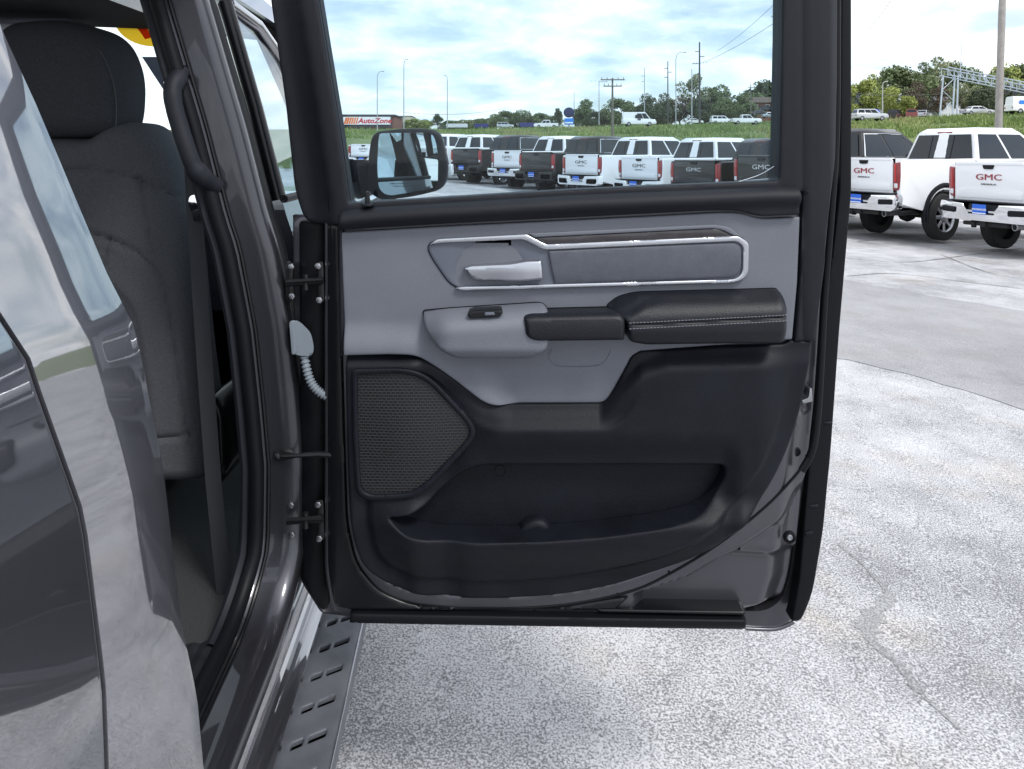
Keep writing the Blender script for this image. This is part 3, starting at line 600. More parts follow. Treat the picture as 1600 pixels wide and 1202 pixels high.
# armrest group
pod = rnd([(656, 492, 6), (700, 488, 0), (848, 478.5, 10), (858, 490, 6), (858, 536, 10), (842, 556, 12), (822, 559, 8), (712, 559.5, 12), (690, 547, 14), (663, 520, 12)], 6, 5)
def podh(x, y):
    top = np.interp(x, [656, 700, 848], [492, 488, 479]); t = (y-top)
    h = .012+.058*np.sqrt(np.clip(1-(1-np.clip(t/32, 0, 1))**2, 0, 1))
    h = h-.012*ss(540, 559, y+.0*x)
    return h-.03*ss(715, 656, x)**2
hf('switch_pod', pod, podh, dw(.045), M['grey_plastic'], door, step=4, r=6, rd=.014, back=-.005)
hf('window_switch', rnd([(731, 488, 2), (740, 484.5, 2), (782, 483, 3), (786, 488, 2), (780, 493, 2), (733, 495, 2)], 2, 3), flat(.062), dw(.05), M['rubber_gloss'], door, step=3, r=1.5, rd=.002, back=.02)
hf('switch_paddle', rnd([(758, 486), (772, 485.5), (774, 490), (757, 491)], 1.5, 3), flat(.066), dw(.05), M['grey_dark'], door, step=2, r=1.5, rd=.002, back=.05)
gr_ = rnd([(818, 497, 5), (830, 494, 6), (970, 490.5, 8), (978, 500, 5), (977, 534, 5), (836, 536, 8), (821, 528, 8)], 5, 5)
hf('pull_handle', gr_, lambda x, y: .066+.012*np.sqrt(np.clip(1-((y-515)/26)**2, 0, 1)), dw(.075), M['leather'], door, step=4, r=7, rd=.016, back=.0)
ar = rnd([(953, 487, 5), (972, 472, 10), (1000, 465, 16), (1231, 459, 6), (1234, 470, 6), (1231, 538, 5), (1010, 541, 8), (984, 536, 8), (977, 500, 8)], 6, 5)
def arh(x, y):
    yc = np.interp(x, [977, 1232], [508, 495]); top = np.interp(x, [953, 1000, 1231], [487, 465, 459])
    t = np.clip((y-top)/(yc-top+1e-6), 0, 1)
    h = .03+.042*(1-(1-t)**2.2)-.012*ss(515, 541, y)
    h = h-.0035*np.exp(-((y-yc)/2.2)**2)
    # thumb-shaped dip that sweeps up from the pull handle
    yy = np.interp(x, [953, 985, 1010, 1040, 1232], [500, 492, 478, 471, 468]); h = h-.010*ss(5, -6, y-yy)*ss(1228, 1205, x)
    return h-.014*ss(1216, 1234, x)**2
hf('armrest', ar, arh, dw(.062), M['leather'], door, step=3.5, r=6, rd=.012, back=-.005)
for off in (-4.5, 4.5):
    bm = bmesh.new(); nst = 46
    for k in range(nst):
        x0 = 982+k*(1230-982)/nst; x1 = x0+3.6
        def sp_(x): 
            y = float(np.interp(x, [977, 1232], [508, 495]))+off; return dw(.062)(x, y, float(arh(np.array([x]), np.array([y]))[0])+.0004)
        tube(bm, [sp_(x0), sp_(x1)], .00075, 5)
    mkbm('stitching', bm, M['thread'], door)
# inner handle bezel, chrome frame, burl strip, vinyl insert
bz_ = rnd([(667, 383, 8), (683, 374, 10), (822, 366, 0), (852, 383, 0), (1158, 370, 8), (1168, 380, 8), (1167, 430, 12), (1150, 441, 10), (722, 453, 12), (702, 444, 14), (672, 400, 16)], 6, 5)
cup = rnd([(722, 391, 8), (776, 386, 12), (788, 397, 10), (796, 412, 6), (742, 418, 6)], 6, 4)
def bzh(x, y): return .008-.016*ss(45, 5, np.hypot((x-765)/1.5, y-425))*ss(0, 1, 1+0*x)-.004*ss(690, 740, x)*ss(860, 800, x)
hf('handle_bezel', bz_, bzh, dw(.005), M['grey_dark'], door, step=4, r=4, rd=.004, holes=[cup], back=-.01)
hf('handle_cup', rnd([(708, 376), (812, 374), (814, 428), (724, 430)], 6, 3), lambda x, y: -.011+.004*ss(770, 800, x), dw(), M['grey_dark'], door, step=6, r=0, back=-.03)
def strip(name, ol, m, h, rad=2.2, rdp=.003, r0=3): return hf(name, rnd(ol, r0, 4), flat(h), dw(.01), m, door, step=5, r=rad, rd=rdp, back=.0)
strip('chrome_frame', [(669, 384, 5), (681, 373, 8), (822, 365.5, 4), (853, 381.5, 4), (1154, 368.5, 8), (1170, 379, 8), (1169, 430, 12), (1152, 442, 10), (722, 454.5, 8), (710, 450, 3), (724, 447.5, 3), (1148, 436, 8), (1159, 427, 8), (1160, 384, 6), (1150, 377, 5), (851, 391, 8), (818, 374, 8), (686, 380, 6)], M['satin'], .0145)
strip('grey_strip', [(826, 365, 2), (1116, 351, 8), (1140, 355, 8), (1156, 368, 2), (1148, 369, 1), (1126, 358, 10), (1110, 357, 6), (836, 371, 2)], M['satin'] if False else M['grey_plastic'], .012, 1.5, .002, 2)
strip('burl_inlay', [(837, 371.5, 1), (1112, 357.5, 6), (1128, 360, 6), (1146, 369.5, 1), (856, 381.5, 2)], M['wood'], .010, 1.5, .002, 2)
hf('vinyl_insert', rnd([(856, 392, 3), (1148, 378, 8), (1158, 386, 8), (1157, 424, 8), (1146, 434, 8), (866, 445, 3)], 5, 4), lambda x, y: .009+.006*np.sqrt(np.clip(1-((y-412)/34)**2, 0, 1)), dw(.01), M['cloth_insert'], door, step=5, r=3, rd=.004, back=.0)
lev = rnd([(724, 419, 3), (736, 415, 3), (800, 411, 8), (822, 406.5, 6), (846, 406, 4), (849, 436, 4), (826, 439, 6), (748, 441, 12), (732, 432, 8)], 4, 4)
hf('release_lever', lev, lambda x, y: .018+.010*ss(725, 830, x)+.004*np.cos((y-424)/14), dw(.02), M['satin'], door, step=3.5, r=4, rd=.007, back=.004)
# black tubes drawing in the joint shade where trim meets the panel
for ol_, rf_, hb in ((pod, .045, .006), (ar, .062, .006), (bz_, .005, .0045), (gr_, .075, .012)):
    q_ = resamp(ol_, 7); tube_obj('trim_joint_shade', [dw(rf_)(x, y, hb) for x, y in list(q_)+[q_[0]]], .0011, M['void'], door, 5)
# latch and bump stops on the shut face
hf('latch', rnd([(1250, 604), (1268, 602), (1269, 628), (1252, 630)], 3, 3), flat(-.05), dw(-.035), M['void'], door, step=4, r=0, back=-.055)
bm = bmesh.new(); prism(bm, rnd([(1252, 625), (1263, 621), (1264, 606), (1268, 606), (1269, 627), (1254, 630)], 2, 3), lambda x, y: dw(-.03)(x, y, -.027), lambda x, y: dw(-.03)(x, y, -.05), .001); mkbm('striker_jaw', bm, M['steel'], door)
def knob(name, x, y, r_, h, m, prof):
    bm = bmesh.new(); lathe(bm, [(a*r_, b*r_) for a, b in prof], 20, Matrix.Translation(dw(h)(x, y, h)) @ Matrix.Rotation(R(-90), 4, 'Z')); return mkbm(name, bm, m, door)
plug = [(1.0, -.3), (1.0, .1), (.85, .3), (.6, .35), (.55, .15), (.0001, .1)]
knob('bump_stop', 1244, 706, .0095, -.036, M['rubber'], plug); knob('bump_stop', 1234, 840, .0125, -.030, M['rubber'], plug); knob('bump_stop_bolt', 1234, 840, .006, -.026, M['steel'], plug)
for x, y in ((1246, 538), (1294, 415), (1283, 560)): knob('shut_face_plug', x, y, .004, -.03, M['black_plastic'], plug)
for x, y in ((1045, 893), (965, 928), (1155, 858), (700, 951), (835, 953), (1260, 712)): knob('seal_clip_pin', x, y, .0022, -.012, M['void'], plug)
# hinges, wiring boot, check strap between pillar and door
def hinge(y):
    bm = bmesh.new()
    prism(bm, rnd([(446, y-30), (452, y-34), (458, y-28), (458, y+30), (450, y+34), (446, y+28)], 4, 3), pw(1.50), pw(1.515), .002)
    tube(bm, [P(448, y, 1.47), P(505, y-4, 1.46)], .0045, 8); tube(bm, [P(448, y+4, 1.475), P(505, y, 1.465)], .0045, 8)
    prism(bm, rnd([(496, y-32), (505, y-32), (507, y+30), (498, y+34)], 4, 3), pw(1.465), pw(1.48), .002)
    tube(bm, [P(478, y-12, 1.47), P(478, y+12, 1.47)], .006, 10)
    h_ = mkbm('hinge', bm, M['black_metal'], truck)
    for x, yy, Y in ((455, y-24, 1.497), (456, y+22, 1.497), (497, y-25, 1.46), (499, y+28, 1.46)):
        bm = bmesh.new(); lathe(bm, [(.0065, -.004), (.0065, .003), (.0042, .004), (.0042, .008), (.0001, .0085)], 6 if True else 12, Matrix.Translation(P(x, yy, Y)) @ Matrix.Rotation(R(-90), 4, 'Z')); mkbm('hinge_bolt', bm, M['steel'], h_)
hinge(441); hinge(813)
bm = bmesh.new(); prism(bm, rnd([(452, 505, 4), (462, 500, 4), (470, 504, 4), (486, 520, 8), (491, 545, 8), (487, 557, 5), (468, 556, 5), (456, 552, 5)], 4, 4), pw(1.462), pw(1.50), .006, 3)
bt = mkbm('wiring_boot', bm, M['boot'], truck)
bm = bmesh.new(); prism(bm, rnd([(452, 502, 4), (461, 500, 4), (464, 552, 4), (456, 556, 4)], 4, 4), pw(1.456), pw(1.49), .003, 3); mkbm('boot_flange', bm, M['boot'], bt)
pp = crv([P(475, 550, 1.475), P(479, 575, 1.47), P(486, 597, 1.468), P(498, 612, 1.468), P(514, 621, 1.472)], 16)
tube_obj('corrugated_hose', pp, [.0092 if (i//2) % 2 else .0068 for i in range(len(pp))], M['boot'], bt, 12)
cs = tube_obj('check_strap', [P(440, 713, 1.49), P(470, 712, 1.475), P(500, 710, 1.465), P(532, 712, 1.46)], [.004, .0045, .006, .006], M['black_metal'], truck, 8)
bm = bmesh.new(); prism(bm, rnd([(427, 706), (438, 703), (462, 708), (462, 716), (440, 721), (428, 719)], 3, 3), pw(1.492), pw(1.503), .002); mkbm('strap_bracket', bm, M['black_metal'], cs)
bm = bmesh.new(); lathe(bm, [(.0065, -.004), (.0065, .003), (.003, .005), (.0001, .0052)], 12, Matrix.Translation(P(433, 713, 1.49)) @ Matrix.Rotation(R(-90), 4, 'Z')); mkbm('strap_bolt', bm, M['black_metal'], cs)

# ================================================================ ground, embankment, road
def aggregate(name, dk, md, lt, spread=1.0, sc_=165, tanv=.7):
    m = bpy.data.materials.new(name); m.use_nodes = True; t = m.node_tree; b = t.nodes['Principled BSDF']; b.inputs['Roughness'].default_value = .85; b.inputs['Specular IOR Level'].default_value = .25
    L = t.links.new; g = t.nodes.new('ShaderNodeNewGeometry')
    def noise(s, d=4, r=.6): n = t.nodes.new('ShaderNodeTexNoise'); n.inputs['Scale'].default_value = s; n.inputs['Detail'].default_value = d; n.inputs['Roughness'].default_value = r; L(g.outputs['Position'], n.inputs['Vector']); return n.outputs[0]
    def mad(a, k, c): n = t.nodes.new('ShaderNodeMath'); n.operation = 'MULTIPLY_ADD'; n.inputs[1].default_value = k; L(a, n.inputs[0]); (L(c, n.inputs[2]) if not isinstance(c, (int, float)) else setattr(n.inputs[2], 'default_value', c)); return n.outputs[0]
    # pale stones in dark binder; how much binder shows drifts over the lot, with worn patches and stains
    v = mad(noise(sc_, 2, .5), 1.0, -.0)
    v = mad(noise(sc_*2.7, 2, .5), .42, mad(v, 1.0, -.21))
    v = mad(noise(.62, 5, .6), .45*spread, mad(v, 1.0, -.225*spread)); v = mad(noise(3.1, 5, .65), .34*spread, mad(v, 1.0, -.17*spread))
    r = t.nodes.new('ShaderNodeValToRGB'); e = r.color_ramp.elements; e[0].position = .36; e[0].color = (*dk, 1); e[1].position = .62; e[1].color = (*lt, 1); q = e.new(.49); q.color = (*md, 1); L(v, r.inputs[0])
    tn = t.nodes.new('ShaderNodeValToRGB'); tn.color_ramp.elements[0].position = .55; tn.color_ramp.elements[0].color = (1, 1, 1, 1); tn.color_ramp.elements[1].position = .75; tn.color_ramp.elements[1].color = (1, .88, .72, 1); L(noise(1.3, 6, .65), tn.inputs[0])
    st = t.nodes.new('ShaderNodeValToRGB'); st.color_ramp.elements[0].position = .60; st.color_ramp.elements[0].color = (1, 1, 1, 1); st.color_ramp.elements[1].position = .72; st.color_ramp.elements[1].color = (.72, .72, .73, 1); L(noise(.9, 7, .6), st.inputs[0])
    x = t.nodes.new('ShaderNodeMixRGB'); x.blend_type = 'MULTIPLY'; x.inputs[0].default_value = tanv; L(r.outputs[0], x.inputs[1]); L(tn.outputs[0], x.inputs[2])
    y = t.nodes.new('ShaderNodeMixRGB'); y.blend_type = 'MULTIPLY'; y.inputs[0].default_value = 1; L(x.outputs[0], y.inputs[1]); L(st.outputs[0], y.inputs[2]); L(y.outputs[0], b.inputs['Base Color'])
    bu = t.nodes.new('ShaderNodeBump'); bu.inputs['Strength'].default_value = .6; bu.inputs['Distance'].default_value = .004; L(v, bu.inputs['Height']); L(bu.outputs[0], b.inputs['Normal'])
    return m
M['aggregate'] = aggregate('weathered_exposed_aggregate', (.17, .17, .177), (.37, .367, .378), (.57, .566, .58))
M['patch'] = aggregate('asphalt_patch_surface', (.21, .208, .215), (.29, .286, .295), (.38, .375, .385), .8, 160, .4)
M['sealant'] = aggregate('grey_crack_filler', (.19, .19, .195), (.27, .27, .275), (.38, .38, .385), .8, 140, .3)
M['joint'] = aggregate('worn_crack', (.12, .12, .12), (.22, .218, .21), (.36, .355, .35), .8, 60, .5)
xs = list(np.linspace(-60, 60, 41)); ys = [-60, -30, -12]+list(np.linspace(-6, 46, 40))
xs = sorted(set([round(x, 2) for x in xs]+[-8, 14])); ys = sorted(set([round(y, 2) for y in ys]+[34]))
v = [(x, y, gz(x, y)) for y in ys for x in xs]; n = len(xs)
ground = mk('parking_lot', v, [(j*n+i, j*n+i+1, (j+1)*n+i+1, (j+1)*n+i) for j in range(len(ys)-1) for i in range(n-1)], M['aggregate'], None, 180)
tag(ground, kind='structure')
def sheet(name, pts, m, dz, par=None, jit=0):
    p2 = []
    for i in range(len(pts)):
        a, b = Vector(pts[i]), Vector(pts[(i+1) % len(pts)]); k = max(1, int((b-a).length/.12)) if jit else 1
        for j in range(k):
            p = a+(b-a)*j/k; p2.append((p.x+random.uniform(-jit, jit), p.y+random.uniform(-jit, jit)))
    return hf(name, p2, lambda x, y: dz+0*x, lambda x, y, h: Vector((x, y, gz(x, y)+h)), m, par, step=.5, r=0, back=.001)
def g2(x, y): p = G(x, y); return (p.x, p.y)
pa = [g2(560, 595), g2(800, 556), g2(1050, 540), g2(1320, 562), g2(1450, 594), g2(1600, 640), g2(1900, 740), g2(1900, 600), g2(1600, 487), g2(1450, 462), g2(1320, 438), g2(1050, 430), g2(700, 430), g2(500, 470)]
tag(sheet('asphalt_patch', pa, M['patch'], .005, None, .02), kind='structure')
def band(name, px, wd, m, dz, jit=.3):
    c_ = crv([g2(*p)+(0,) for p in px], 8); L = []; Rr = []
    for i, p in enumerate(c_):
        d = (c_[min(i+1, len(c_)-1)]-c_[max(i-1, 0)]).normalized(); nn = Vector((-d.y, d.x, 0)); ww = (wd[min(i*len(wd)//len(c_), len(wd)-1)] if isinstance(wd, list) else wd)
        a = ww*(1+random.uniform(-jit, jit)); b = ww*(1+random.uniform(-jit, jit)); L.append(p+nn*a); Rr.append(p-nn*b)
    v = [(p.x, p.y, gz(p.x, p.y)+dz) for p in L+Rr]; k = len(L)
    return tag(mk(name, v, [(i, i+1, k+i+1, k+i) for i in range(k-1)], m, None, 180), kind='structure')
band('crack_filler', [(1310, 850), (1350, 885), (1386, 925), (1380, 945), (1360, 972), (1362, 1000), (1395, 1030), (1415, 1050), (1440, 1085), (1500, 1140)], [.006, .014, .022, .034, .022, .012, .014, .006], M['sealant'], .0015, .45)
for px, wd in (([(1322, 404), (1420, 410), (1520, 398), (1600, 388)], .012), ([(1322, 432), (1400, 428), (1500, 440), (1600, 452)], .012), ([(1340, 378), (1420, 372), (1500, 384), (1600, 376)], .012), ([(1470, 398), (1540, 425), (1620, 440)], .01), ([(700, 306), (780, 304), (860, 302)], .04)):
    band('pavement_crack', px, wd, M['joint'], .0075, .6)
# embankment: columns fan out by bearing, crest carries the road
CXp = [-3000, 300, 530, 700, 800, 950, 1100, 1200, 1330, 1500, 1600, 2200, 5000]
CYb = [203, 203, 202, 203, 201, 198, 194, 192, 189, 181, 178, 176, 176]
CDist = [200, 195, 190, 185, 175, 165, 158, 148, 122, 116, 112, 112, 112]
def crest(x): Y = float(np.interp(x, CXp, CDist)); return Y, EYE-(float(np.interp(x, CXp, CYb))-HY)/F*Y
def grassmat():
    m = mat('meadow_ground', (.115, .155, .045), .95, var=(.35, .35)); return m
M['grassground'] = grassmat(); M['road'] = mat('far_road_asphalt', (.16, .16, .165), .85, var=(.3, .1))
cols = list(range(-2600, 4400, 50)); fr = [0, .12, .3, .5, .7, .82, .9, .95, 1.0]
v = []
for x in cols:
    Yc, Zc = crest(x); a = (x-HX)/F
    for f in fr:
        Y0 = 40; Y = Y0+(Yc-Y0)*f; z0 = gz(a*Y0, Y0)-.05
        v.append((a*Y, Y, z0+(Zc-z0)*f**1.15+.35*f*(1-f)*math.sin(x*.02+f*9)))
n = len(fr)
emb = mk('grass_embankment', v, [(i*n+j, (i+1)*n+j, (i+1)*n+j+1, i*n+j+1) for i in range(len(cols)-1) for j in range(n-1)], M['grassground'], None, 180); tag(emb, kind='structure')
def hillz(x, d):   # terrain beyond the crest, d metres past it
    up = float(np.interp(x, [500, 1000, 1150, 1230, 1350, 1700], [.0, .0, .04, .085, .03, .03])); return up*max(0, d-18)
v = []; ds = [0, 2, 16, 18, 40, 80, 150, 400, 1500]
for x in cols:
    Yc, Zc = crest(x); a = (x-HX)/F
    for d in ds: v.append((a*(Yc+d), Yc+d, Zc+hillz(x, min(d, 160))))
n = len(ds)
hill = mk('hill_terrain', v, [(i*n+j, (i+1)*n+j, (i+1)*n+j+1, i*n+j+1) for i in range(len(cols)-1) for j in range(n-1)], M['grassground'], None, 180); tag(hill, kind='structure')
v = []
for x in cols:
    Yc, Zc = crest(x); a = (x-HX)/F
    for d in (2, 16): v.append((a*(Yc+d), Yc+d, Zc+.03))
road = mk('road', v, [(i*2, i*2+2, i*2+3, i*2+1) for i in range(len(cols)-1)], M['road'], None, 180); tag(road, kind='structure')
# grass: many blades in one object
def grass_blades():
    N = 30000; x = rng.uniform(480, 1720, N); f = rng.uniform(.42, 1.0, N)**.8
    vv = np.zeros((N, 3, 3)); 
    Yc = np.interp(x, CXp, CDist); Zc = EYE-(np.interp(x, CXp, CYb)-HY)/F*Yc; a = (x-HX)/F; Y = 40+(Yc-40)*f; z0 = np.array([gz(aa*40, 40) for aa in a])-.05
    Z = z0+(Zc-z0)*f**1.15+.35*f*(1-f)*np.sin(x*.02+f*9); h = rng.uniform(.2, .6, N)*(1+.8*np.sin(x*.031)*np.sin(f*23)); wd = rng.uniform(.05, .16, N); th = rng.uniform(0, math.pi, N); X = a*Y
    vv[:, 0] = np.c_[X-wd*np.cos(th), Y-wd*np.sin(th), Z-.03]; vv[:, 1] = np.c_[X+wd*np.cos(th), Y+wd*np.sin(th), Z-.03]; vv[:, 2] = np.c_[X+rng.normal(0, .12, N), Y+rng.normal(0, .12, N), Z+h]
    me = bpy.data.meshes.new('grass'); me.from_pydata(vv.reshape(-1, 3).tolist(), [], [(3*i, 3*i+1, 3*i+2) for i in range(N)])
    ms = [mat('grass_blade_'+c, col, .8) for c, col in (('green', (.14, .205, .055)), ('pale', (.24, .295, .10)), ('dry', (.28, .25, .12)))]
    for m in ms: me.materials.append(m)
    k = (np.sin(x*.05+f*7)+np.sin(x*.013-f*4)+rng.normal(0, .8, N)); mi = np.where(k > 1.75, 2, np.where(k > .1, 1, 0)); me.polygons.foreach_set('material_index', mi.astype(np.int32)); me.update()
    o = link('grass', me); tag(o, 'tall unmown green grass covering the embankment below the road', 'grass', kind='stuff')
grass_blades()

# ================================================================ parked pickups
M['white'] = mat('white_body_paint', (.80, .81, .83), .3, 0, .7)
M['blackp'] = mat('black_body_paint', (.006, .006, .007), .25, 0, .5, spec=.3)
M['pgrey'] = mat('dark_grey_body_paint', (.05, .052, .058), .3, .4, 1)
M['silver'] = mat('silver_body_paint', (.45, .47, .5), .3, .5, .7)
M['redp'] = mat('dull_red_body_paint', (.2, .03, .025), .35, 0, .6)
M['dglass'] = mat('dark_tinted_glass', (.010, .016, .024), .06, 0, 0, spec=.4)
M['redlens'] = mat('red_lamp_lens', (.22, .008, .012), .18, 0, .6, var=(30, .35))
M['redbright'] = mat('bright_red_lens', (.5, .03, .03), .25, 0, .5)
M['tyre'] = mat('tyre_rubber', (.016, .016, .017), .8, bump=(60, .5, 3), bdist=.004)
M['rim'] = mat('alloy_rim', (.4, .41, .43), .3, .9)
M['plateblue'] = mat('blue_plate', (.01, .12, .62), .4)
M['platewhite'] = mat('white_print', (.8, .8, .8), .5)
M['redletter'] = mat('red_letter', (.28, .015, .02), .3, 0, .4)
M['greyletter'] = mat('dark_chrome_letter', (.18, .18, .19), .25, .8)
M['under'] = mat('dark_chassis', (.01, .01, .011), .85)
def wheel(bm, x, y, r_=.42, wd=.26, side=1):
    T_ = Matrix.Translation((x, y, r_)) @ Matrix.Rotation(R(90*side), 4, 'Z')
    lathe(bm, [(.0001, 0), (r_*.62, 0), (r_*.62, -wd/2), (r_*.93, -wd/2), (r_, -wd*.36), (r_*1.0, wd*.36), (r_*.95, wd/2-.01), (r_*.86, wd/2), (r_*.64, wd/2-.005), (r_*.62, wd/2-.04), (r_*.6, 0.02), (.0001, 0.02)], 28, T_)
def rimbm(bm, x, y, r_=.42, wd=.26, side=1):
    T_ = Matrix.Translation((x, y, r_)) @ Matrix.Rotation(R(90*side), 4, 'Z')
    lathe(bm, [(r_*.56, wd/2-.07), (r_*.64, wd/2-.05), (r_*.66, wd/2-.008), (r_*.62, wd/2-.004), (r_*.58, wd/2-.03), (r_*.56, wd/2-.07)], 24, T_); lathe(bm, [(r_*.3, wd/2-.09), (r_*.3, wd/2-.04), (r_*.2, wd/2-.03), (r_*.17, wd/2+.0), (.0001, wd/2+.004)], 16, T_)
    for k in range(8):
        a = k*math.pi/4; A = T_ @ Matrix.Rotation(a, 4, 'X'); box(bm, (wd/2-.07, r_*.2, -.03), (wd/2-.03, r_*.61, .03), .008, 1, A)
_me = {}
def part(name, key, fn, m, parent, sharp=35):
    if key not in _me:
        bm = bmesh.new(); fn(bm); bmesh.ops.recalc_face_normals(bm, faces=bm.faces); me = bpy.data.meshes.new(name); bm.to_mesh(me); bm.free(); me.materials.append(m); finish(me, sharp); _me[key] = me
    o = bpy.data.objects.new(name, _me[key]); C.objects.link(o); o.parent = parent
    if m is not _me[key].materials[0]: o.material_slots[0].link = 'OBJECT'; o.material_slots[0].material = m
    return o
def arch(cx, cz, r_, a0, a1, n=12): return [(cx+r_*math.cos(R(a)), cz+r_*math.sin(R(a))) for a in np.linspace(a0, a1, n)]
def side_prism(bm, pts, y0, y1, bev=.0, seg=2, crown=0):
    prism(bm, pts, lambda x, z: (x, y0, z), lambda x, z: (x, y1, z), bev, seg)
WX = 1.3; FX = 5.05
def bed_wall(bm, s):
    pts = [(.13, .62), (.13, 1.36), (.16, 1.44), (2.2, 1.46), (2.2, .55), (WX+.56, .55)]+arch(WX, .44, .53, 12, 168)+[(WX-.58, .60)]
    A, B = (1.02, .9)
    prism(bm, pts, lambda x, z: (x, s*(A-.03*max(0, (z-1.1)/.36)**2-.03*max(0, (.9-z)/.3)), z), lambda x, z: (x, s*B*.98, z), .05, 3)
def cabbody(bm):
    pts = [(2.23, .52), (2.23, 1.43), (2.3, 1.45), (4.45, 1.44), (4.7, 1.40), (5.75, 1.32), (5.9, 1.15), (5.92, .6), (FX+.58, .55)]+arch(FX, .44, .53, 12, 168)+[(FX-.58, .5)]
    A_ = [bm.verts.new((x, -1.0+.03*max(0, (.9-z)/.3), z)) for x, z in pts]; B_ = [bm.verts.new((x, 1.0-.03*max(0, (.9-z)/.3), z)) for x, z in pts]
    fa = bm.faces.new(A_); fb = bm.faces.new(B_[::-1]); n = len(pts)
    for i in range(n): bm.faces.new((A_[i], B_[i], B_[(i+1) % n], A_[(i+1) % n]))
    bmesh.ops.bevel(bm, geom=list(fa.edges)+list(fb.edges), offset=.04, segments=3, affect='EDGES', profile=.6)
GB = [(2.24, .93, 1.43), (4.62, .93, 1.41)]; 
def gpt(u, v_, s):          # point on the greenhouse side: u 0 rear .. 1 front, v 0 belt .. 1 roof
    x0, x1 = 2.24+.2*v_, 4.62-.88*v_; return (x0+(x1-x0)*u, s*(.955-.20*v_-.02*v_*v_), 1.42+.58*v_)
def greenhouse(bm):
    ring = []
    for v_ in (0, .3, .6, .85, .92, .97, 1.0):
        k = 1 if v_ < .92 else (.99 if v_ < .95 else (.96 if v_ < 1 else .86))
        pts = []
        for u, s in ((0, 1), (.5, 1), (1, 1), (1, 0), (1, -1), (.5, -1), (0, -1), (0, 0)):
            x, y, z = gpt(u, min(v_, .97), s if s else 1); y = y*(k if s else 0); x = 3.4+(x-3.4)*k
            if s == 0: x += .03 if u == 1 else -.03
            pts.append(bm.verts.new((x, y, 1.42+.58*v_+(.035 if v_ == 1 else 0))))
        ring.append(pts)
    for A, B in zip(ring, ring[1:]):
        for i in range(8): bm.faces.new((A[i], A[(i+1) % 8], B[(i+1) % 8], B[i]))
    bm.faces.new(ring[-1])
def winq(bm, q, off, th=.006):
    A = [bm.verts.new(Vector(p)+Vector(off)) for p in q]; B = [bm.verts.new(Vector(p)-Vector(off)*.3) for p in q]; n = len(q)
    bm.faces.new(A); bm.faces.new(B[::-1])
    for i in range(n): bm.faces.new((A[i], B[i], B[(i+1) % n], A[(i+1) % n]))
def sidewin(bm, s, u0, u1, v0=.06, v1=.84):
    q = [gpt(u0+.0, v0, s), gpt(u1, v0, s), gpt(u1, v1, s), gpt(u0+.015, v1, s)]; winq(bm, q, (0, s*.008, .002))
def rearwin(bm):
    q = []
    for y, v_ in ((.865, .05), (-.865, .05), (-.70, .84), (.70, .84)): q.append((2.235+.2*v_-.03*(1-abs(y)/.95)*0, y, 1.42+.58*v_))
    winq(bm, [(x-.012, y, z) for x, y, z in q], (-.008, 0, 0))
def lamp(bm, s):
    pts = [(.81, 1.385), (.95, 1.40), (.975, 1.36), (.975, 1.15), (.955, .96), (.925, .915), (.81, .905)]
    prism(bm, [(s*y, z) for y, z in pts], lambda y, z: (.095+.03*max(0, (abs(y)-.86)/.12), y, z), lambda y, z: (.22, y, z), .018, 2)
def gate(bm):
    pts = [(.795, .86), (.795, 1.42), (.76, 1.455), (-.76, 1.455), (-.795, 1.42), (-.795, .86)]
    prism(bm, pts, lambda y, z: (.10, y, z), lambda y, z: (.17, y, z), .014, 2)
    prism(bm, rnd([(.74, .90), (.74, 1.03), (.45, 1.06), (-.45, 1.06), (-.74, 1.03), (-.74, .90)], .04, 3), lambda y, z: (.088, y, z), lambda y, z: (.11, y, z), .01, 2)
    prism(bm, [(.78, 1.43), (-.78, 1.43), (-.76, 1.475), (.76, 1.475)], lambda y, z: (.085, y, z), lambda y, z: (.18, y, z), .012, 2)
def bumper(bm):
    pts = [(.99, .84), (.40, .82), (.33, .70), (-.33, .70), (-.40, .82), (-.99, .84), (-1.02, .78), (-1.0, .60), (-.9, .55), (.9, .55), (1.0, .60), (1.02, .78)]
    prism(bm, pts, lambda y, z: (-.10+.10*max(0, abs(y)-.75)*2, y, z), lambda y, z: (.14, y, z), .02, 2)
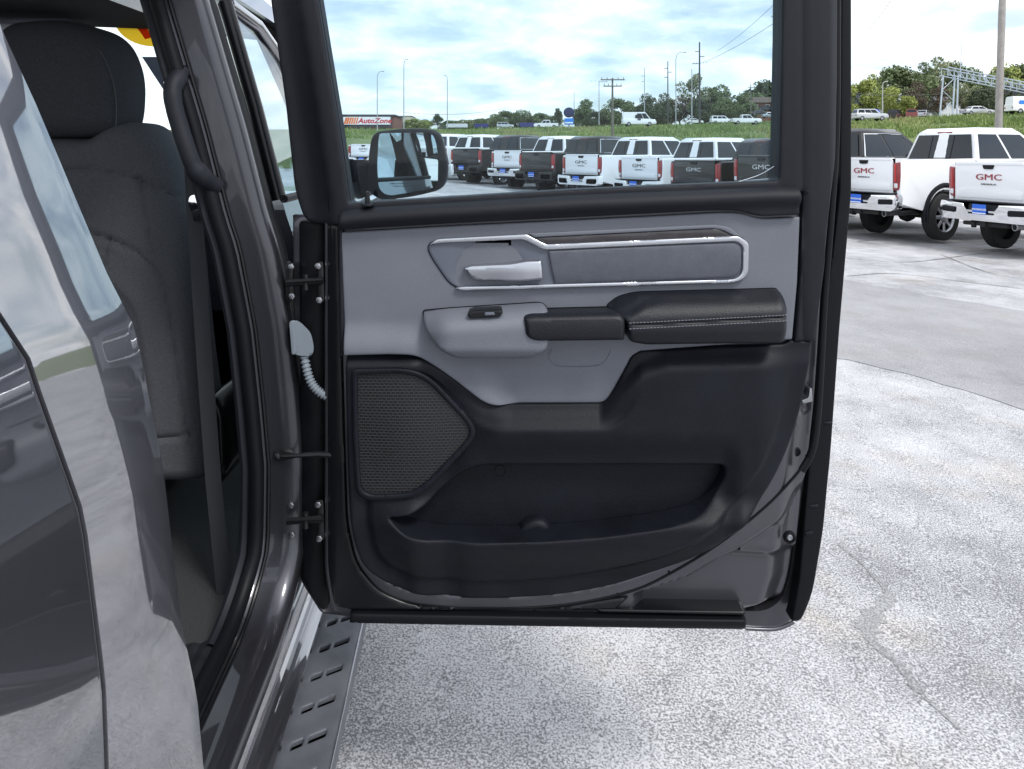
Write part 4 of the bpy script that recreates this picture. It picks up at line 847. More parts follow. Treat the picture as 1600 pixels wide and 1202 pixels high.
def pickup(name, loc, rz, paint, label, bump='body', letters='greyletter', scale=1.0, vents=True, flares=False, gatebadge=True):
    t = empty(name, loc, rz, label, 'pickup truck', 'pickups parked in a row on the lot'); t.scale = scale
    p = M[paint]
    for_dark = paint == 'blackp'
    for s in (1, -1): part('bed_wall', 'bw%d' % s, lambda bm: bed_wall(bm, s), p, t)
    part('bed_floor', 'bf', lambda bm: box(bm, (.16, -.89, .80), (2.21, .89, .86)), M['under'], t)
    part('cab_body', 'cb', cabbody, p, t); rf = part('cab_roof', 'gh', greenhouse, p, t, 58)
    rwn = part('rear_window', 'rw', rearwin, M['dglass'], rf)
    for k_, (y0, y1, z0, z1) in enumerate(((-.30, -.285, .06, .8), (.285, .30, .06, .8), (-.3, .3, .06, .085))):
        part('slider_frame', 'sf%d' % k_, lambda bm: winq(bm, [(2.221+.2*v_, y, 1.42+.58*v_) for y, v_ in ((y0, z0), (y1, z0), (y1, z1), (y0, z1))], (-.012, 0, 0)), M['black_plastic'], rwn)
    part('gate_gap', 'gg', lambda bm: box(bm, (.118, -.81, .87), (.16, .81, 1.46)), M['void'], t)
    for s in (1, -1):
        part('side_window', 'sw%d' % s, lambda bm: sidewin(bm, s, .045, .43), M['dglass'], rf); part('side_window', 'sv%d' % s, lambda bm: sidewin(bm, s, .46, .93), M['dglass'], rf)
    if paint in ('blackp', 'pgrey') or letters == 'redletter' and False:
        for s in (1, -1): part('window_trim', 'wt%d' % s, lambda bm: tube(bm, [tuple(Vector(gpt(u, v_, s))+Vector((0, s*.012, 0))) for u, v_ in ((.04, .05), (.05, .45), (.06, .86), (.5, .87), (.92, .86), (.95, .05), (.5, .05), (.04, .05))], .012, 5), M['chrome'], rf)
    part('brake_lamp', 'bl', lambda bm: box(bm, (2.40, -.2, 1.93), (2.44, .2, 1.965), .006, 1), M['redlens'], rf)
    g_ = part('tailgate', 'tg', gate, p, t)
    part('gate_handle', 'gh_', lambda bm: prism(bm, rnd([(.13, 1.43), (-.13, 1.43), (-.10, 1.365), (.10, 1.365)], .02, 3), lambda y, z: (.078, y, z), lambda y, z: (.11, y, z), .006, 1), M['black_plastic'], g_)
    if gatebadge:
        for s_, zc, size, key in (('GMC', 1.235, .135, 'b'), ('SIERRA', 1.125, .036, 's')):
            o = link('badge_lettering', text_mesh(s_, size, .006, 2.0 if key == 'b' else 3.2, 0), None, g_); o.data.materials.append(M['greyletter']) if not o.data.materials else None
            o.material_slots[0].link = 'OBJECT'; o.material_slots[0].material = M[letters if key == 'b' else 'greyletter']
            o.matrix_basis = Matrix.Translation((.0935, 0, zc)) @ Matrix(((0, 0, -1, 0), (-1, 0, 0, 0), (0, 1, 0, 0), (0, 0, 0, 1)))
    for s in (1, -1):
        tl = part('tail_lamp', 'tl%d' % s, lambda bm: lamp(bm, s), M['redlens'], t)
        part('reverse_lens', 'rl%d' % s, lambda bm: box(bm, (.088, min(s*.835, s*.915), .95), (.12, max(s*.835, s*.915), 1.03), .008, 1), M['white_lens'], tl); part('lamp_bar', 'lb%d' % s, lambda bm: box(bm, (.086, min(s*.85, s*.875), 1.06), (.12, max(s*.85, s*.875), 1.36), .006, 1), M['redbright'], tl)
    bmat = {'body': p, 'chrome': M['chrome'], 'black': M['blackp']}[bump]
    b_ = part('bumper', 'bu', bumper, bmat, t)
    part('step_pad', 'spd', lambda bm: box(bm, (-.06, -.9, .845), (.12, .9, .862), .004, 1), M['black_plastic'], b_)
    part('plate_recess', 'pr', lambda bm: prism(bm, [(.33, .82), (-.33, .82), (-.28, .66), (.28, .66)], lambda y, z: (-.104 if z < .7 else -.02, y, z), lambda y, z: (.1, y, z)), M['black_plastic'], b_)
    pl = part('licence_plate', 'lp', lambda bm: box(bm, (-.125, -.155, .66), (-.118, .155, .815), .003, 1), M['plateblue'], b_)
    o = link('plate_lettering', text_mesh('WOODHOUSE', .042, .001, 1.15, .001), None, b_)
    if not o.data.materials: o.data.materials.append(M['platewhite'])
    o.matrix_basis = Matrix.Translation((-.1275, 0, .735)) @ Matrix(((0, 0, -1, 0), (-1, 0, 0, 0), (0, 1, 0, 0), (0, 0, 0, 1)))
    part('plate_stripe', 'ps', lambda bm: box(bm, (-.1275, -.15, .67), (-.124, .15, .685)), M['platewhite'], b_)
    if vents:
        for s in (1, -1):
            part('exhaust_port', 'ev%d' % s, lambda bm: prism(bm, rnd([(s*.48, .60), (s*.50, .74), (s*.92, .75), (s*.93, .66), (s*.88, .60)], .03, 3), lambda y, z: (-.108+.2*max(0, abs(y)-.75), y, z), lambda y, z: (.1, y, z), .006, 1), M['void'], b_)
    else:
        for s in (1, -1):
            part('corner_step', 'cs%d' % s, lambda bm: prism(bm, rnd([(s*.60, .66), (s*.60, .75), (s*.95, .76), (s*.95, .67)], .03, 3), lambda y, z: (-.106+.2*max(0, abs(y)-.75), y, z), lambda y, z: (.1, y, z), .006, 1), M['black_plastic'], b_)
        part('exhaust_pipe', 'ep', lambda bm: lathe(bm, [(.045, .9), (.05, .02), (.058, 0), (.058, -.02), (.05, -.02), (.045, .1), (.0001, .1)], 16, Matrix.Translation((.06, -.62, .5))), M['steel'], t)
    part('hitch', 'hi', lambda bm: (box(bm, (-.05, -.06, .46), (.3, .06, .54), .006, 1), box(bm, (.0, -.5, .47), (.1, .5, .53), .006, 1), box(bm, (-.03, .2, .46), (.02, .28, .53), .01, 1)), M['under'], t)
    part('chassis', 'ch', lambda bm: (box(bm, (.3, -.5, .46), (5.6, -.38, .6)), box(bm, (.3, .38, .46), (5.6, .5, .6)), tube(bm, [(WX, -.9, .44), (WX, .9, .44)], .07, 10), lathe(bm, [(.0001, -.18), (.13, -.14), (.17, 0), (.13, .14), (.0001, .18)], 12, Matrix.Translation((WX, 0, .44)))), M['under'], t)
    for x in (WX, FX):
        for s in (1, -1):
            wh = part('wheel', 'wh%.1f%d' % (x, s), lambda bm: wheel(bm, x, s*.88, .42, .27, s), M['tyre'], t)
            part('rim', 'ri%.1f%d' % (x, s), lambda bm: rimbm(bm, x, s*.88, .42, .27, s), M['rim'], wh)
    for s in (1, -1):
        part('wheel_liner', 'wl%d' % s, lambda bm: tube(bm, [(x, s*.62, z) for x, z in arch(WX, .44, .54, 10, 170)], .05, 6), M['under'], t)
        if flares: part('arch_flare', 'fl%d' % s, lambda bm: tube(bm, [(x, s*1.0, z) for x, z in arch(WX, .44, .55, -8, 188, 18)], .05, 8), M['black_plastic'], t)
        part('door_mirror', 'dm%d' % s, lambda bm: box(bm, (4.2, s*1.0, 1.42), (4.32, s*1.28, 1.66), .04, 2), M['black_plastic'], t)
    return t
# (photo x of badge centre, depth of tail in metres, angle between sight line and heading)
def put(xp, Y, rel, paint, label, zt, **k):
    k.setdefault('scale', (1, .86, .985))
    X = (xp-HX)/F*Y; br = math.atan2(X, Y); head = br+R(rel)
    # heading measured clockwise from +Y; local +x points forward
    rz = math.pi/2-head
    scl = k.pop('scale', 1.0)
    loc = Vector((X, Y, gz(X+1.5, Y+1.5)+zt-.06))
    return pickup('parked_pickup', loc, rz, paint, label, scale=scl, **k)
put(1538, 12.3, 41, 'white', 'white pickup nearest on the right, cut off by the picture edge, red badge letters', .1, bump='chrome', letters='redletter', vents=False, flares=True, scale=(.93, .82, 1.06))
put(1344, 14.2, 43, 'white', 'white pickup with black wheel arch and red badge, just right of the open door', .1, bump='chrome', letters='redletter', vents=False, flares=True, scale=(.95, .82, 1.06))
put(1184, 15.6, 45, 'blackp', 'black pickup split by the door frame, tailgate left of it and cab right of it', .08, bump='black', letters='chrome', scale=(.97, .86, 1.05))
put(1079, 17.8, 46, 'blackp', 'black pickup second from the right in the row behind the door glass', 0, bump='black', letters='chrome')
put(994, 20.0, 46, 'white', 'white pickup between a black pickup and another white one, blue plate', 0, bump='body')
put(904, 22.0, 46, 'white', 'white pickup in the middle of the row with big bumper exhaust ports', 0, bump='body')
put(834, 24.0, 46, 'blackp', 'black pickup left of the middle white one, blue plate on black bumper', 0, bump='black')
put(789, 26.2, 46, 'white', 'white pickup with chrome bumper squeezed between two black ones', 0, bump='chrome', vents=False)
put(724, 28.2, 46, 'blackp', 'leftmost black pickup, right beside the side mirror', 0, bump='black')
put(672, 30.4, 46, 'white', 'white pickup whose cab shows just right of the side mirror', 0, bump='body')
put(625, 32.8, 46, 'white', 'farthest white pickup of the row, mostly behind the side mirror', 0, bump='body')
put(566, 35.5, 30, 'white', 'white pickup tailgate seen left of the side mirror above its arm', 0, bump='body')

# ================================================================ far side of the road
def at(x, y, Y): return P(x, y, Y)
def bx(name, key, a, b_, m, par, bev=0): return part(name, key, lambda bm: box(bm, a, b_, bev, 1), m, par)
M['pole_wood'] = mat('weathered_pole_wood', (.16, .145, .13), .9, var=(6, .2)); M['pole_steel'] = mat('galvanised_pole', (.42, .43, .44), .5, .5); M['pole_dark'] = mat('dark_steel_pole', (.05, .05, .052), .6)
M['ins'] = mat('insulator', (.3, .3, .3), .4); M['wire'] = mat('power_wire', (.12, .12, .12), .6)
def utility_pole(x, yt, yb, Y, m, label, arms=(), r_=.14, wid=1.2):
    b = at(x, yb, Y); b.z -= .6; top = at(x, yt, Y); t = empty('utility_pole', b, 0, label, 'utility pole', 'utility poles along the road')
    H = top.z-b.z; part('shaft', ('us', x), lambda bm: tube(bm, [(0, 0, 0), (0, 0, H)], [r_, r_*.6], 10), M[m], t)
    for k, (ya, half, side) in enumerate(arms):
        z = at(x, ya, Y).z-b.z; part('crossarm', ('ua', x, k), lambda bm: box(bm, (-half if side <= 0 else 0, -.06-r_, z-.07), (half if side >= 0 else 0, .06-r_, z+.07), .01, 1), M[m], t)
        if half > 1: part('insulators', ('ui', x, k), lambda bm: [tube(bm, [(h_*half, -r_, z+.05), (h_*half, -r_, z+.32)], .05, 6) for h_ in (-.9, -.45, .45, .9)], M['ins'], t)
    return t
utility_pole(957, 122, 214, 92, 'pole_wood', 'weathered wooden utility pole with two wide crossarms above the white pickups', ((125, 1.5, 0), (135, 1.15, 0)), .18)
utility_pole(936, 126, 192, 190, 'pole_steel', 'thin grey pole close left of the wide crossarm pole', ((128, 2.2, 1),))
utility_pole(1007, 107, 186, 185, 'pole_steel', 'pale utility pole rising right behind the white work van', ((119, .9, -1), (128, .9, -1)))
utility_pole(1043.5, 96, 196, 160, 'pole_dark', 'dark slim utility pole just left of the arm street lamp', ((107, .8, -1), (113, .8, 1), (121, .8, -1)), .16)
utility_pole(1093, 66, 190, 160, 'pole_dark', 'tallest dark utility pole in front of the dense trees', ((81, 1.0, -1), (89, 1.0, 1), (100, 1.6, -1)), .24)
utility_pole(1081, 108, 188, 170, 'pole_steel', 'thin pale pole just left of the tallest dark pole', ())
utility_pole(897, 144, 192, 230, 'pole_steel', 'thin pole right behind the blue roadside sign', ())
utility_pole(1173, 132, 186, 180, 'pole_wood', 'pole with a small crossarm in front of the brick house gable', ((137, .7, 0),))
utility_pole(1213, 134, 180, 150, 'pole_wood', 'wooden pole against the door frame beside the brick house', ((141, 1.0, -1),))
utility_pole(1422, 140, 182, 150, 'pole_wood', 'short wooden pole between the trees right of the grey houses', ())
def street_lamp(x, yt, yb, Y, dx, label, r_=.11, m='pole_steel'):
    b = at(x, yb, Y); b.z -= .6; top = at(x, yt, Y); H = top.z-b.z; t = empty('street_lamp', b, 0, label, 'street lamp', 'street lamps along the road')
    ax = dx/F*Y
    part('mast', ('ls', x), lambda bm: tube(bm, [(0, 0, 0), (0, 0, H*.9), (ax*.12, 0, H*.965), (ax*.5, 0, H)]+[(ax, 0, H+.02)], [r_, r_*.7, r_*.6, r_*.5, r_*.5], 8), M[m], t)
    part('lamp_head', ('lh', x), lambda bm: box(bm, (min(ax, ax*1.35), -.14, H-.06), (max(ax, ax*1.35), .14, H+.1), .03, 1), M[m], t)
street_lamp(589.5, 112, 200, 150, 8, 'street lamp with short arm in front of the red and white store')
street_lamp(631, 93, 200, 145, 5, 'tallest street lamp left, just right of the store')
street_lamp(699, 118, 196, 150, -4, 'street lamp with arm leaning left, above the leftmost pickups')
street_lamp(1056, 82, 190, 150, 12, 'curved arm street lamp between two dark utility poles')
street_lamp(1232, 26, 190, 130, -20, 'street lamp hidden by the door frame, only its head reaching out')
street_lamp(1379, 128, 184, 125, 6, 'pale street lamp in front of the grey houses')
# near light pole, slightly leaning
b = at(1556.5, 200, 30); b.z = gz(14, 34)-.3; tp = P(1571, -160, 30)
lpole = empty('light_pole', b, 0, 'thick grey steel light pole behind the nearest white pickup', 'light pole')
part('pole_shaft', 'lps', lambda bm: tube(bm, [(0, 0, 0), tuple(Vector((tp.x-b.x, 0, tp.z-b.z)))], [.15, .12], 16), mat('aged_steel_pole', (.30, .28, .26), .6, .3, var=(3, .2)), lpole)
part('pole_base', 'lpb', lambda bm: lathe(bm, [(.3, 0), (.3, .7), (.0001, .72)], 16, Matrix.Rotation(R(-90), 4, 'Y')), mat('concrete_base', (.4, .39, .37), .9, var=(5, .2)), lpole)
# wires
def wire(a, b_, sag, name='power_wire', label=None):
    A, B = at(*a), at(*b_); bm = bmesh.new(); tube(bm, [A.lerp(B, t)-Vector((0, 0, sag*4*t*(1-t))) for t in np.linspace(0, 1, 14)], .035, 4)
    return tag(mkbm(name, bm, M['wire'], None), label, 'wire', 'overhead wires')
wire((1222, -5, 90), (1120, 80, 160), .5, label='upper overhead wire slanting down from the frame to the tallest pole')
wire((1222, 28, 90), (1093, 100, 158), .5, label='lower overhead wire slanting down to the tallest pole')
wire((1400, -10, 70), (1342, 62, 120), .3, label='overhead wire crossing the pale sky right of the door')
wire((1330, 146, 140), (1590, 132, 125), 1.0, label='overhead wire running level in front of the right-hand trees')
wire((631, 176, 145), (795, 168, 200), 1.0, label='faint overhead wire running right from the left street lamps')
# gantry truss over the road
ga = P(1474, 180, 118); gantry = empty('sign_gantry', ga, 0, 'pale blue steel truss gantry spanning the road on the right', 'gantry')
M['gantry'] = mat('galvanised_truss', (.5, .56, .64), .45, .5)
def gpx(x, y, Y): return P(x, y, Y)-ga
A0, A1 = (1476, 112, 118), (1655, 148, 96)
def gl_(t, top, side):
    x = A0[0]+(A1[0]-A0[0])*t; Y = A0[2]+(A1[2]-A0[2])*t; y = A0[1]+(A1[1]-A0[1])*t-(6 if top else -6); p = gpx(x, y, Y); p.y += side*.9; return p
def truss(bm):
    for top in (0, 1):
        for s in (-1, 1): tube(bm, [gl_(0, top, s), gl_(1, top, s)], .09, 6)
    n_ = 18
    for k in range(n_):
        t0, t1 = k/n_, (k+1)/n_
        for s in (-1, 1): tube(bm, [gl_(t0, k % 2, s), gl_(t1, 1-k % 2, s)], .05, 5); tube(bm, [gl_(t0, 0, s), gl_(t0, 1, s)], .05, 5)
        for top in (0, 1): tube(bm, [gl_(t0, top, -1), gl_(t1, top, 1)], .04, 5)
part('truss_beam', 'trb', truss, M['gantry'], gantry)
def legs(bm):
    for xa, xb, Y in ((1474, 1468, 118), (1492, 1488, 118), (1497, 1495, 121)): tube(bm, [gpx(xa, 118, Y), gpx(xb, 186, Y)], .13, 8)
    tube(bm, [gpx(1473, 140, 118), gpx(1490, 124, 118)], .06, 6); tube(bm, [gpx(1471, 140, 118), gpx(1488, 156, 118)], .06, 6); tube(bm, [gpx(1470, 178, 118), gpx(1486, 160, 118)], .06, 6)
part('support_legs', 'trl', legs, M['gantry'], gantry)
for k, x in enumerate((1551, 1566, 1578, 1590)):
    Y = np.interp(x, [1476, 1655], [118, 96]); yb = np.interp(x, [1476, 1655], [112, 148])+6
    bm = bmesh.new(); p = gpx(x, yb, Y); box(bm, (p.x-.25, p.y-1.2, p.z-1.1), (p.x+.25, p.y-.9, p.z+.2), .03, 1); o_ = mkbm('signal_head', bm, M['blackp'], gantry, inv=False)
tube_obj('thin_mast', [gpx(1500, 118, 118), gpx(1503, 66, 118)], .06, M['gantry'], gantry, 6, inv=False)
M['brick'] = mat('red_brick', (.20, .085, .065), .9, var=(3, .25)); M['storegrey'] = mat('dark_fascia', (.06, .06, .065), .6); M['cream'] = mat('cream_render', (.55, .5, .4), .8); M['orange'] = mat('orange_print', (.75, .17, .02), .5); M['signred'] = mat('sign_red', (.55, .015, .03), .5); M['signwhite'] = mat('sign_white', (.85, .85, .85), .5)
M['roofgrey'] = mat('grey_shingles', (.17, .17, .185), .9, var=(2, .2)); M['roofbrown'] = mat('brown_shingles', (.10, .075, .06), .9, var=(2, .2)); M['siding'] = mat('white_siding', (.66, .68, .72), .7); M['bluegrey_siding'] = mat('blue_grey_siding', (.34, .38, .47), .7); M['bluesign'] = mat('blue_sign', (.02, .22, .75), .4); M['navy'] = mat('navy_sign', (.012, .02, .09), .5); M['containerblue'] = mat('blue_container', (.03, .035, .18), .6)
# ---------------------------------------------------------------- far cars
def car_mesh(kind):
    def f_body(bm):
        prof = {'sedan': [(0, .35), (0, .8), (.15, .95), (.9, 1.0), (3.4, .98), (4.4, .82), (4.7, .6), (4.68, .32)],
                'suv': [(0, .4), (0, 1.05), (.1, 1.12), (3.6, 1.1), (4.6, 1.0), (4.8, .75), (4.78, .38)],
                'van': [(0, .4), (0, 1.2), (.1, 1.25), (4.4, 1.2), (5.3, 1.05), (5.5, .7), (5.48, .4)],
                'pickup': [(0, .5), (0, 1.15), (3.9, 1.15), (5.3, 1.08), (5.55, .85), (5.52, .45)]}[kind]
        L = prof[-1][0]; a, b_ = L*.18, L*.80; r_ = .38
        pts = prof[::-1][::-1]+[(b_+r_, .34)]+arch(b_, .36, r_, 0, 180, 8)+[(b_-r_, .30), (a+r_, .30)]+arch(a, .36, r_, 0, 180, 8)+[(a-r_, .34)]
        side_prism(bm, pts, -.9, .9, .05)
        for q in ({'sedan': (.75, 3.5, 1.45, 1.2, 2.7), 'suv': (.08, 3.6, 1.75, .3, 2.9), 'van': (.05, 4.6, 2.3, .12, 3.7), 'pickup': (1.75, 4.0, 1.85, 1.9, 3.3)}[kind],):
            x0, x1, zt, t0, t1 = q; zb = .95 if kind == 'sedan' else 1.08
            A = [bm.verts.new(p) for p in ((x0, -.86, zb), (x1, -.86, zb), (x1, .86, zb), (x0, .86, zb))]; B = [bm.verts.new(p) for p in ((t0, -.68, zt), (t1, -.68, zt), (t1, .68, zt), (t0, .68, zt))]
            fs = [bm.faces.new((A[i], A[(i+1) % 4], B[(i+1) % 4], B[i])) for i in range(4)]+[bm.faces.new(B)]
            bmesh.ops.bevel(bm, geom=list(fs[-1].edges), offset=.07, segments=2, affect='EDGES')
    def f_glass(bm):
        x0, x1, zt, t0, t1 = {'sedan': (.75, 3.5, 1.45, 1.2, 2.7), 'suv': (.08, 3.6, 1.75, .3, 2.9), 'van': (2.2, 4.6, 2.3, 2.2, 3.7), 'pickup': (1.75, 4.0, 1.85, 1.9, 3.3)}[kind]; zb = .95 if kind == 'sedan' else 1.08
        def pt(u, v_, s): xa, xb = x0+(t0-x0)*v_, x1+(t1-x1)*v_; return (xa+(xb-xa)*u, s*(.868-.18*v_), zb+(zt-zb)*v_)
        sp = ((.06, .34), (.38, .64), (.67, .93)) if kind == 'suv' else ((.08, .5), (.54, .92))
        for s in (1, -1):
            for u0, u1 in sp: winq(bm, [pt(u0, .1, s), pt(u1, .1, s), pt(u1, .82, s), pt(u0, .82, s)], (0, s*.012, 0))
        winq(bm, [(x1+(t1-x1)*.1+.01, .7, zb+(zt-zb)*.1), (x1+(t1-x1)*.1+.01, -.7, zb+(zt-zb)*.1), (x1+(t1-x1)*.82+.01, -.6, zb+(zt-zb)*.82), (x1+(t1-x1)*.82+.01, .6, zb+(zt-zb)*.82)], (.012, 0, .004))
        if kind != 'van': winq(bm, [(x0+(t0-x0)*.15-.01, .7, zb+(zt-zb)*.15), (x0+(t0-x0)*.15-.01, -.7, zb+(zt-zb)*.15), (x0+(t0-x0)*.8-.01, -.6, zb+(zt-zb)*.8), (x0+(t0-x0)*.8-.01, .6, zb+(zt-zb)*.8)], (-.012, 0, .004))
    return f_body, f_glass, {'sedan': 4.68, 'suv': 4.78, 'van': 5.48, 'pickup': 5.52}[kind]
def far_car(kind, x0, x1, yb, paint, label, flip=False, Y=None, rz=0):
    fb, fg, L = car_mesh(kind); Yd = Y or F*L/(x1-x0); c_ = P((x0+x1)/2, yb, Yd)
    nm = {'sedan': 'sedan_car', 'suv': 'estate_car', 'van': 'work_van', 'pickup': 'road_pickup'}[kind]
    t = empty(nm, c_, (math.pi if flip else 0)+rz, label, {'sedan': 'car', 'suv': 'car', 'van': 'van', 'pickup': 'pickup truck'}[kind], 'vehicles along the far road')
    def sh_(f): return lambda bm: (f(bm), bmesh.ops.translate(bm, vec=(-L/2, 0, 0), verts=bm.verts))
    part('body', 'fcb'+kind, sh_(fb), M[paint], t); part('windows', 'fcg'+kind, sh_(fg), M['dglass'], t)
    for xx in (.18*L, .80*L):
        for s in (1, -1):
            wh = part('wheel', 'fcw%s%.1f%d' % (kind, xx, s), sh_(lambda bm: wheel(bm, xx, s*.8, .35, .2, s)), M['tyre'], t); part('rim', 'fcr%s%.1f%d' % (kind, xx, s), sh_(lambda bm: rimbm(bm, xx, s*.8, .35, .2, s)), M['rim'], wh)
    for s in (1, -1):
        part('tail_lamp', 'fct%s%d' % (kind, s), sh_(lambda bm: box(bm, (-.02, s*.6, .7), (.05, s*.85, .9), .01, 1)), M['redlens'], t)
        part('headlamp', 'fch%s%d' % (kind, s), sh_(lambda bm: box(bm, (L-.12, s*.55, .62), (L-.01, s*.86, .76), .01, 1)), M['white_lens'], t)
    return t
far_car('sedan', 686, 707, 203, 'pgrey', 'small dark car on the road just above the side mirror', False)
far_car('suv', 776, 803, 201, 'silver', 'silver estate car left of the white pickup on the road')
far_car('sedan', 797, 815, 201, 'pgrey', 'dark car tucked behind the silver estate car')
far_car('pickup', 834, 872, 200.5, 'white', 'white pickup driving on the road left of the blue sign', True)
wv = far_car('van', 972, 1024, 197.5, 'white', 'white work van with dark side windows on the road'); bx('side_window', 'wv1', (-.7, -.93, 1.3), (.15, -.88, 1.85), M['dglass'], wv); bx('side_print', 'wv2', (-.35, -.93, .95), (.2, -.9, 1.2), M['storegrey'], wv)
far_car('sedan', 1071, 1098, 194, 'white', 'small white car between the van and the two white vehicles')
far_car('suv', 1110, 1145, 194, 'white', 'tall white estate car, left one of the touching pair')
far_car('pickup', 1143, 1188, 194.5, 'white', 'low white pickup, right one of the touching pair')
far_car('sedan', 1176, 1197, 181, 'pgrey', 'grey car parked on the slope below the brick house', Y=190)
far_car('suv', 1190, 1208, 176, 'blackp', 'black car parked highest, right under the brick house', Y=200)
far_car('sedan', 1194, 1216, 185, 'silver', 'silver car parked lowest below the brick house', Y=185)
far_car('suv', 1334, 1384, 189, 'silver', 'pale silver car on the road right beside the open door')
far_car('suv', 1386, 1412, 188, 'blackp', 'black vehicle right of the pale silver car', Y=126, rz=.9)
far_car('suv', 1412, 1436, 187, 'redp', 'dull red and grey car between the black vehicle and the gantry', Y=128, rz=1.1)
far_car('sedan', 1436, 1452, 185, 'silver', 'small silver car left of the gantry legs', Y=135, rz=.8)
far_car('sedan', 1504, 1550, 180.5, 'silver', 'pale sedan on the road between gantry legs and light pole')
rv = far_car('van', 1576, 1640, 178, 'white', 'white van with blue print at the right picture edge'); bx('side_print', 'rv1', (-1.9, -.93, 1.25), (.2, -.9, 1.75), M['bluesign'], rv)
far_car('suv', 1561, 1577, 177, 'pgrey', 'dark car just right of the light pole', Y=150)
# ---------------------------------------------------------------- buildings
Y = 205; b = at(570, 203, Y); store = empty('store_building', b, 0, 'low brick store with white sign reading AutoZone in red', 'store')
k = Y/F
def sx(x): return (x-570)*k
def sz(y): return -(y-203)*k
bx('wall', 'st1', (sx(500), 0, -1.5), (sx(616), 16, sz(182)), M['brick'], store); bx('fascia', 'st2', (sx(500), -.3, sz(199)), (sx(613), 0.05, sz(180)), M['storegrey'], store)
bx('roof_edge', 'st3', (sx(500), -.6, sz(181)), (sx(618), 16, sz(179.2)), M['storegrey'], store); sg = bx('sign_panel', 'st4', (sx(537), -.7, sz(195)), (sx(610.5), -.35, sz(183)), M['signwhite'], store)
for i in range(6):
    part('orange_stripe', 'os%d' % i, lambda bm: prism(bm, [(sx(538+i*3.6), sz(194+0)), (sx(541+i*3.6-.16*i), sz(194)), (sx(544+i*3.6-.16*i), sz(184)), (sx(541+i*3.6), sz(184))], lambda x, z: (x, -.73, z), lambda x, z: (x, -.69, z)), M['orange'], sg)
o = link('sign_lettering', text_mesh('AutoZone', 1.95, .03, 1.12, .05, .25), M['signred'], sg); o.matrix_basis = Matrix.Translation((sx(586), -.74, sz(189.3))) @ Matrix.Rotation(R(90), 4, 'X')
for i, x in enumerate((535, 552, 569, 592)): bx('shop_window', 'sw_%d' % i, (sx(x), -.05, sz(203)), (sx(x+11), .02, sz(199.5)), M['dglass'], store)
Y = 240; b = at(630, 200, Y); cb = empty('cream_building', b, 0, 'cream flat-roofed building just right of the store', 'building')
bx('wall', 'cbw', (-3.2, 0, -2), (2.6, 10, at(630, 182, Y).z-b.z), M['cream'], cb); bx('roof_edge', 'cbr', (-3.3, -.1, at(630, 182, Y).z-b.z), (2.7, 10, at(630, 181, Y).z-b.z), M['storegrey'], cb); bx('doorway', 'cbd', (-1, -.04, -1), (.2, .02, 1.3), M['dglass'], cb)
def container(x0, x1, yt, yb, Y, m, label, nm='container'):
    b = at((x0+x1)/2, yb, Y); h = at(0, yt, Y).z-b.z; hw = (x1-x0)/2*Y/F; t = empty(nm, b, 0, label, 'container', 'long boxes beyond the road')
    bx('box_body', (nm, x0), (-hw, 0, .3), (hw, 2.4, h), m, t, .03); bx('base_rail', (nm, x0, 1), (-hw, -.03, 0), (hw, 2.4, .3), M['under'], t)
    for i in range(8): bx('rib', (nm, x0, 'r', i), (-hw+(i+.5)*hw/4-.05, -.05, .35), (-hw+(i+.5)*hw/4+.05, .0, h-.1), m, t)
container(741, 763, 193.5, 201, 215, M['containerblue'], 'blue long container left of the silver estate car'); container(812, 842, 192, 200, 215, M['containerblue'], 'blue long container behind the white pickup on the road'); container(697, 730, 193.5, 201, 220, M['siding'], 'pale long trailer beyond the dark car, left of the blue container')
b = at(889, 199, 150); bs = empty('roadside_sign', b, 0, 'navy oval sign above a bright blue panel on a post', 'sign')
k = 150/F
part('post', 'bsp', lambda bm: tube(bm, [(0, 0, -.8), (0, 0, 11*k)], .18, 8), M['pole_steel'], bs); bx('blue_panel', 'bsb', (-7*k, -.2, 4*k), (7*k, .2, 14*k), M['bluesign'], bs, .05)
part('oval_panel', 'bso', lambda bm: prism(bm, [(8.5*k*math.cos(a), 23*k+8*k*math.sin(a)) for a in np.linspace(0, 2*math.pi, 24)[:-1]], lambda x, z: (x, -.25, z), lambda x, z: (x, .25, z), .08), M['navy'], bs)
bx('white_stripe', 'bsw', (-6*k, -.22, 6*k), (6*k, -.2, 8*k), M['signwhite'], bs)
def house(x0, x1, ye, yr, yb, Y, wall, roof, label, wins=3, gable=False):
    b = at((x0+x1)/2, yb, Y); k = Y/F; hw = (x1-x0)/2*k; he = (yb-ye)*k; hr = (yb-yr)*k; t = empty('house', b, 0, label, 'house', 'houses on the slope'); d = 9
    bx('wall', ('hw', x0), (-hw, 0, -3), (hw, d, he), M[wall], t)
    def rf(bm):
        pts = [(-hw-.4, he), (0, hr), (hw+.4, he)] if gable else None
        if gable: prism(bm, [(-hw-.5, he-.1), (0, hr), (hw+.5, he-.1), (hw+.5, he+.15), (0, hr+.3), (-hw-.5, he+.15)], lambda x, z: (x, -.5, z), lambda x, z: (x, d+.5, z))
        else: prism(bm, [(-.6, he-.1), (d/2, hr), (d+.6, he-.1)], lambda y, z: (-hw-.5, y, z), lambda y, z: (hw+.5, y, z))
    part('roof', ('hr', x0), rf, M[roof], t)
    if gable: part('gable_wall', ('hg', x0), lambda bm: prism(bm, [(-hw, he-.05), (hw, he-.05), (0, hr)], lambda x, z: (x, 0, z), lambda x, z: (x, .2, z)), M[wall], t)
    for i in range(wins):
        x = -hw+(i+.5)*2*hw/wins; f = bx('window', ('hwi', x0, i), (x-.55, -.06, he*.35), (x+.55, .02, he*.78), M['signwhite'], t); bx('pane', ('hpa', x0, i), (x-.45, -.08, he*.40), (x+.45, -.05, he*.74), M['dglass'], f)
